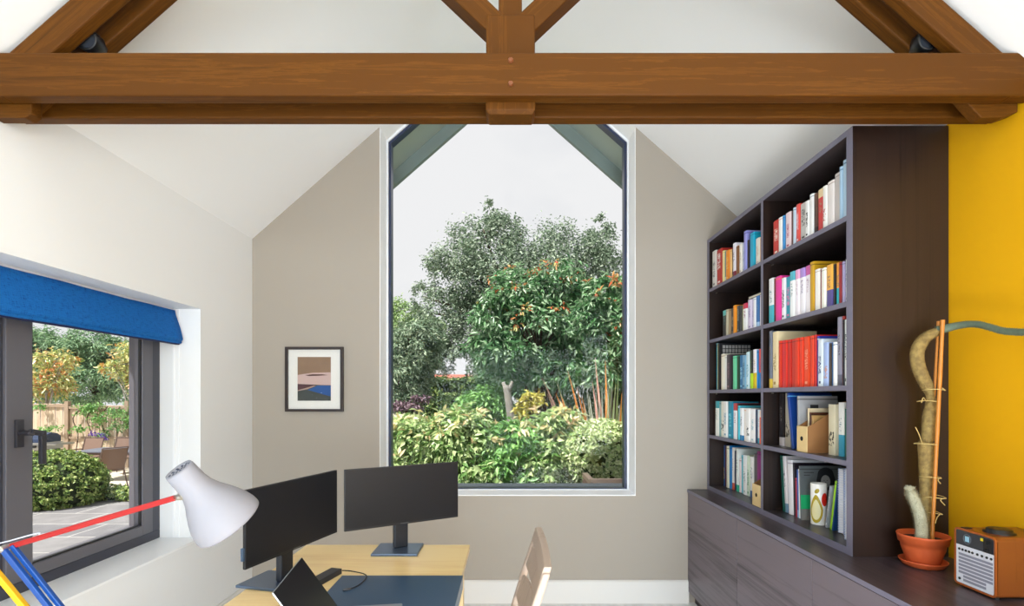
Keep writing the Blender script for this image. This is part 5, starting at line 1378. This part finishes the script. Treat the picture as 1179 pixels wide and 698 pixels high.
for i, (tx, ty, mi) in enumerate(tips):
    bx0 = 700 + (tx - 695) * .28 + rn.uniform(-6, 6); base = W(bx0, 520, 7.2); base.z = GZ; base.y += rn.uniform(-.15, .15); tip = W(tx, ty - 9, 7.0 + rn.uniform(-.2, .2))
    bm = bmesh.new(); rows = []; d = tip - base
    side = Vector((1, rn.uniform(-.6, .6), 0)).normalized()
    for k in range(9):
        f = k / 8; p = base.lerp(tip, f) + Vector((0, 0, .12 * math.sin(PI * f))) * (1 if abs(tx - 695) > 25 else .2)
        w_ = .026 * (1 - f ** 3) * (.7 + .6 * math.sin(PI * min(1, f + .15))) + .001
        rows.append([bm.verts.new(p - side * w_), bm.verts.new(p + Vector((0, .012 * (1 - f), 0))), bm.verts.new(p + side * w_)])
    for a, b in zip(rows, rows[1:]):
        for q in (0, 1): bm.faces.new((a[q], a[q + 1], b[q + 1], b[q]))
    obj('blade', bm, M_SW[mi], t, solid=.003)
# wooden garden bench just outside
t = thing('garden_bench', 'pale wooden garden bench whose top rail shows at the lower right of the tall window', 'bench', (1.0, 4.72, GZ))
M_BEN = plain('pale_weathered_teak', 'C4A894', .6, noise=.12, nscale=12)
bm = bmesh.new(); a, b = W(680, 558, 4.62), W(735, 550.5, 4.75)
bx(bm, (.71, 4.56, .688), (1.9, 4.60, .730)); obj('top_rail', bm, M_BEN, t, bevel=.004)
bm = bmesh.new(); bx(bm, (.71, 4.60, .67), (.76, 5.05, .715)); obj('arm_rail', bm, M_BEN, t, bevel=.004)
for x in (.71, 1.85):
    for y in (4.56, 5.0): box('leg', (x, y, GZ), (x + .05, y + .04, .655), M_BEN, t)
for k in range(5): box('seat_slat', (.76, 4.62 + k * .085, .26), (1.85, 4.69 + k * .085, .285), M_BEN, t)

# ------------------------------------------------------------------ what the side window shows
c = W(77, 548, 8.0)
ball('clipped_bush', 'big domed clipped bush on the patio edge outside the side window', (c.x, 7.75, .13), .66, .62, .50, 13000, .052, .030, L_BOX, 81, '26341A')
hedge('low_hedge', 'low leafy hedge along the far edge of the patio', -7.5, -4.9, 7.95, 8.3, GZ, .05, 8000, .06, .034, L_BOX, 82, cat='hedge')
# fence
FYY = 15.0; ft = W(0, 466, FYY).z; fb = -.58
t = thing('fence', 'weathered close-boarded timber fence across the far end of the terrace', 'fence', (-12, FYY, fb))
M_FEN = wood('weathered_board', '927A64', 'C4B098', 'Z', rough=.8, fine=9, coarse=.8, bump=.2)
M_FEN2 = plain('weathered_post', '94806C', .8, noise=.2, nscale=6)
posts = [W(px, 0, FYY).x for px in (-60, 10, 78, 147, 215, 285)]
for i, (a, b) in enumerate(zip(posts, posts[1:])):
    dz = [.0, .05, -.0, -.10, -.16][i]
    bm = bmesh.new(); x = a + .05; j = 0
    while x < b - .05:
        bx(bm, (x, FYY + (.0 if j % 2 else .012), fb), (x + .095, FYY + .02 + (.0 if j % 2 else .012), ft + dz - .02 - random.random() * .012)); x += .108; j += 1
    obj('board_panel', bm, M_FEN, t)
    for zz in (ft + dz - .12, (ft + fb) / 2 + dz - .08, fb + .25):
        box('rail', (a, FYY - .045, zz), (b, FYY - .001, zz + .07), M_FEN2, t)
for x in posts: box('post', (x - .055, FYY - .06, fb), (x + .055, FYY + .05, ft + .10), M_FEN2, t)
# climber on the fence
t = plant('climbing_plant', 'scrambling green climber on the boarded fence', 'climbing plant', (-11.6, FYY - .1, fb))
bl = [blobpx(px, py, FYY - .18, rx, ry, .10) for px, py, rx, ry in ((96, 473, 12, 6), (112, 482, 10, 10), (130, 476, 14, 8), (150, 482, 12, 12), (104, 468, 16, 4), (140, 490, 12, 6), (88, 495, 10, 4), (58, 494, 14, 4), (118, 500, 8, 6), (44, 470, 8, 4))]
leaves('foliage', t, bl, 1500, .075, .045, L_MID, 91, sub=14, subr=.35, shell=.3, up=.2)
bm = bmesh.new()
for k in range(5): tube(bm, [W(86 + k * 14, 528, FYY - .1), W(90 + k * 15, 500, FYY - .12), W(84 + k * 16, 482, FYY - .12), W(96 + k * 14, 468, FYY - .12)], .014, 5, smooth=4)
obj('stem', bm, M_BARK, t, smooth=True)
# trees behind the fence
bl = [blobpx(60, 415, 22, 36, 34), blobpx(100, 400, 22, 36, 24), blobpx(130, 420, 22, 34, 32), blobpx(90, 440, 21.5, 44, 26), blobpx(150, 440, 21.5, 30, 28), blobpx(40, 440, 21.5, 26, 30), blobpx(30, 400, 22, 28, 22)]
t = plant('pine_tree', 'blue-green pine filling the view above the timber fence', 'tree', (-17.5, 22, -.58))
trunk(t, (-17.5, 22, -.58), (-17.4, 22, 3), .2, .1, M_BARK, ends_of(bl, 16, 15), 15)
leaves('foliage', t, bl, 34000, .17, .05, L_PINE, 101, sub=60, subr=.20, shell=.5, up=.6)
for (bl, lb, sd, xx) in (([blobpx(55, 420, 13.6, 22, 18), blobpx(68, 440, 13.6, 14, 16), blobpx(42, 445, 13.6, 12, 16), blobpx(80, 415, 13.6, 10, 10)], 'magnolia with russet leaves behind the fence, at the window frame side', 111, 50),
                         ([blobpx(150, 408, 14, 16, 14), blobpx(140, 425, 14, 16, 12), blobpx(158, 440, 14, 12, 16), blobpx(128, 424, 14, 14, 7)], 'yellow-green magnolia at the right of the side window view', 112, 152)):
    p = W(xx, 0, 15.6); t = plant('magnolia_tree', lb, 'tree', (p.x, 15.6, -.58), group='magnolias by the timber fence')
    bl = [(b[0] * 15.6 / b[1], 15.6, 1.45 + (b[2] - 1.45) * 15.6 / b[1], b[3] * 1.14, b[4], b[5] * 1.14) for b in bl]
    trunk(t, (p.x, 15.6, -.58), (bl[0][0], 15.6, bl[0][2] - .3), .06, .03, M_BARKP, ends_of(bl, 14, sd), sd)
    leaves('foliage', t, bl, 1150, .15, .06, L_MAG, sd, sub=46, subr=.36, shell=.2)
    leaves('russet_leaves', t, bl, 260 if sd == 111 else 140, .16, .065, L_MAGT, sd + 5, sub=24, subr=.34, shell=.5, label='russet undersides and old leaves')
bl = [blobpx(142, 452, 14.2, 24, 12), blobpx(125, 462, 14.2, 16, 5), blobpx(162, 470, 14, 12, 14)]
t = plant('fence_shrub', 'grey-green shrub tumbling over the top of the fence', 'shrub', (-11, 15.5, -.58))
leaves('foliage', t, [(b[0], 15.5, b[2], b[3], b[4], b[5]) for b in bl], 3800, .11, .05, L_BIRCH, 121, sub=24, subr=.28)
trunk(t, (-11, 15.5, -.58), (-11, 15.5, 1.3), .05, .02, M_BARK, (), 7, 'stem')
# tufted grass with purple flowers
t = plant('ornamental_grass', 'tuft of bright ornamental grass by the fence behind the terrace table', 'grass clump', W(147, 0, 13.6)[:2] + (-.58,) if False else (-9.3, 14.1, -.58))
bm = bmesh.new(); rn = random.Random(4)
for k in range(420):
    b0 = Vector((-9.3 + rn.gauss(0, .15), 14.1 + rn.gauss(0, .15), -.58)); a = rn.random() * 2 * PI; l = rn.uniform(.7, 1.3); d = Vector((math.cos(a), math.sin(a), 0)) * l * rn.uniform(.2, .6)
    s = Vector((-d.y, d.x, 0)).normalized() * .012
    p1 = b0 + d * .4 + Vector((0, 0, l * .75)); p2 = b0 + d + Vector((0, 0, l * .85))
    v = [bm.verts.new(q) for q in (b0 - s, b0 + s, p1 + s, p1 - s, p2)]; bm.faces.new(v[:4]); bm.faces.new((v[3], v[2], v[4]))
obj('grass_blades', bm, leaf_mat('grass_blade', ['6A9A48', '8CB868', 'A8CC88', '5A8840'], .5, .3), t)
t = plant('lavender', 'small purple flowering plant behind the terrace table', 'flowering plant', (-11.3, 14.35, -.58))
leaves('foliage', t, [(-11.3, 14.35, -.1, .25, .2, .45)], 500, .10, .02, L_MID, 130, sub=12)
leaves('flowers', t, [(-11.3, 14.3, .35, .24, .18, .13)], 240, .06, .03, leaf_mat('violet_petal', ['5A3AA0', '7450B8', '4A3080'], .5, .3), 131, sub=12, label='violet flower heads')
# terrace table and chairs
TZ = -.58
M_TT = plain('slate_grey_table', '6A6E7C', .4); M_TF = plain('bronze_brown_frame', '5A463E', .45); M_TEX = plain('brown_mesh_fabric', '6E5648', .7, noise=.15, nscale=60)
tc_ = W(140, 0, 12.3); tx0, tx1 = W(90, 0, 12.4).x, W(185, 0, 12.4).x
t = thing('terrace_table', 'long slate grey terrace table seen between the bush and the fence', 'table', ((tx0 + tx1) / 2, 12.4, TZ))
bm = bmesh.new()
for k in range(8): bx(bm, (tx0, 12.2 + k * .125, TZ + .72), (tx1, 12.315 + k * .125, TZ + .75))
obj('table_top', bm, M_TT, t)
for x in (tx0 + .1, tx1 - .15):
    for y in (12.25, 13.1): box('leg', (x, y, TZ), (x + .05, y + .05, TZ + .72), M_TF, t)
box('table_frame', (tx0 + .1, 12.25, TZ + .66), (tx1 - .1, 12.3, TZ + .72), M_TF, t)
def terrace_chair():
    t = thing('terrace_chair', 'x', 'chair', (0, 0, 0), group='bronze terrace chairs')
    # facing +y
    for s in (-1, 1):
        bm = bmesh.new(); x = s * .27
        tube(bm, [(x, .30, 0), (x, .24, .42), (x, .22, .62)], .013, 8, smooth=2); obj('leg', bm, M_TF, t)
        bm = bmesh.new(); tube(bm, [(x, -.34, 0), (x, -.20, .42), (x, -.24, .62), (x, -.33, .93)], .013, 8, smooth=2); obj('back_leg', bm, M_TF, t)
        bm = bmesh.new(); tube(bm, [(x, .24, .62), (x, 0, .635), (x, -.25, .63)], .015, 8, smooth=2); obj('armrest', bm, M_TF, t)
    bm = bmesh.new(); bx(bm, (-.255, -.22, .425), (.255, .25, .437)); obj('seat', bm, M_TEX, t)
    bm = bmesh.new(); prism(bm, [(-.205, .44), (-.195, .44), (-.325, .91), (-.335, .91)], 'X', -.255, .255); obj('backrest', bm, M_TEX, t)
    bm = bmesh.new(); tube(bm, [(-.27, -.33, .93), (.27, -.33, .93)], .013, 8, smooth=1); tube(bm, [(-.27, -.20, .43), (.27, -.20, .43)], .012, 8, smooth=1); tube(bm, [(-.27, .24, .43), (.27, .24, .43)], .012, 8, smooth=1); obj('cross_bars', bm, M_TF, t)
    return t
ch = terrace_chair()
spots = [(-8.80, 11.35, 1.25, 'bronze mesh chair on the near side of the terrace table, shown whole'), (-7.75, 11.55, 1.0, 'bronze mesh chair cut off by the side window frame'),
         (-10.25, 13.72, PI + .1, 'brown mesh chair back showing beyond the terrace table, near the lavender'), (-11.2, 13.72, PI - .1, 'brown mesh chair back showing beyond the table, above the domed bush')]
for i, (x, y, a, lb) in enumerate(spots):
    M = Matrix.Translation((x, y, TZ)) @ Matrix.Rotation(a, 4, 'Z')
    if i == 0: ch.matrix_world = M; WM[ch.name] = M; ch['label'] = lb
    else: dup(ch, M, label=lb)
# barbecue
c = W(48, 0, 11.8)
t = thing('barbecue', 'stainless gas barbecue with a dark lid on the terrace by the window stile', 'barbecue', (c.x, 11.8, TZ))
q = 11.8 / 600
bm = bmesh.new(); x0, x1 = W(28, 0, 11.8).x, W(60, 0, 11.8).x; zt_, zb_ = W(0, 498, 11.8).z, W(0, 509, 11.8).z
prism(bm, [(11.55, zb_), (12.1, zb_), (12.1, zb_ + .12), (12.0, zt_ - .03), (11.85, zt_), (11.68, zt_ - .06), (11.57, zb_ + .08)], 'X', x0, x1 - .05); obj('lid', bm, plain('dark_blue_steel_lid', '38445E', .25, .5), t, bevel=.01)
bm = bmesh.new(); bx(bm, (x0, 11.50, zb_ - .16), (x1, 12.1, zb_)); obj('control_panel', bm, M_STEEL, t, bevel=.01)
for k in range(3):
    bm = bmesh.new(); lathe(bm, [(0, -.03), (.03, -.03), (.034, 0)], 14, Matrix.Translation((x0 + .13 + k * .19, 11.50, zb_ - .08)) @ Matrix.Rotation(-PI / 2, 4, 'X')); obj('knob', bm, M_BLACK, t)
box('side_shelf', (x1, 11.55, zb_ - .06), (x1 + .30, 12.05, zb_ - .02), M_STEEL, t)
box('cabinet', (x0 + .03, 11.56, TZ + .08), (x1 - .03, 12.05, zb_ - .16), plain('dark_bbq_cabinet', '44444a', .4), t)
for x in (x0 + .05, x1 - .09): box('leg', (x, 11.6, TZ), (x + .05, 11.65, TZ + .08), M_BLACK, t)

# ------------------------------------------------------------------ sky, sun, fill lights, camera
wd = bpy.data.worlds.new('sky'); SC.world = wd; wd.use_nodes = True; nt = wd.node_tree; bg = nt.nodes['Background']
tc = nt.nodes.new('ShaderNodeTexCoord'); mp = nt.nodes.new('ShaderNodeMapping'); mp.inputs['Scale'].default_value = (1, 1, 2.2); mp.inputs['Location'].default_value = (.3, 1.1, .2)
n = nt.nodes.new('ShaderNodeTexNoise'); n.inputs['Scale'].default_value = 2.4; n.inputs['Detail'].default_value = 5; n.inputs['Roughness'].default_value = .5
r = nt.nodes.new('ShaderNodeValToRGB'); e = r.color_ramp.elements
e[0].position = .34; e[0].color = (.80, .82, .85, 1); e[1].position = .52; e[1].color = (.90, .905, .915, 1)
nt.links.new(tc.outputs['Generated'], mp.inputs['Vector']); nt.links.new(mp.outputs['Vector'], n.inputs['Vector']); nt.links.new(n.outputs['Fac'], r.inputs['Fac']); nt.links.new(r.outputs['Color'], bg.inputs['Color'])
bg.inputs['Strength'].default_value = 1.0
def lamp(name, kind, energy, loc, rot=None, target=None, size=1, size_y=None, color=(1, 1, 1)):
    l = bpy.data.lights.new(name, kind); l.energy = energy; l.color = color
    if kind == 'AREA':
        l.shape = 'RECTANGLE'; l.size = size; l.size_y = size_y or size
    if kind == 'SUN': l.angle = size
    o = bpy.data.objects.new(name, l); COL.objects.link(o); o.location = loc
    if target is not None: o.rotation_euler = (Vector(target) - Vector(loc)).to_track_quat('-Z', 'Y').to_euler()
    return o
lamp('sun', 'SUN', 9.0, (-4.2, -4.4, 8.5), target=(0, 0, 0), size=.02, color=(1, .97, .92))
# added unseen area fills: open garden end, yellow wall side, floor
lamp('garden_end_fill', 'AREA', 225, (0, YF + .05, 1.35), target=(0, 3.67, 2.2), size=3.3, size_y=2.4, color=(.72, .87, 1))  # added area fill set in the open end to brighten the room
lamp('side_fill', 'AREA', 158, (XR - .03, -1.5, 1.5), target=(-1.8, .6, 1.9), size=1.6, size_y=2.2, color=(.72, .87, 1))  # added area fill for the left wall; no door stands here
lamp('floor_fill', 'AREA', 48, (.45, .2, .15), target=(.2, 1.0, 3), size=1.0, size_y=1.3, color=(.95, .96, 1))  # added fill shining up at the truss; no fitting stands here
cam = bpy.data.cameras.new('camera'); co = bpy.data.objects.new('camera', cam); COL.objects.link(co)
co.location = (0, 0, EYE); co.rotation_euler = (PI / 2, 0, 0)
cam.sensor_width = 36; cam.lens = 600 / 1179 * 36; cam.shift_x = (589.5 - 586) / 1179; cam.shift_y = (457 - 349) / 1179
cam.clip_start = .02; cam.clip_end = 300
SC.camera = co
vs = SC.view_settings; vs.view_transform = 'Standard'; vs.look = 'None'; vs.gamma = 1; vs.use_curve_mapping = False; vs.exposure = 0.0
SC.cycles.use_denoising = True; SC.cycles.max_bounces = 10; SC.cycles.diffuse_bounces = 5; SC.cycles.transparent_max_bounces = 16
SC.cycles.sample_clamp_indirect = 6
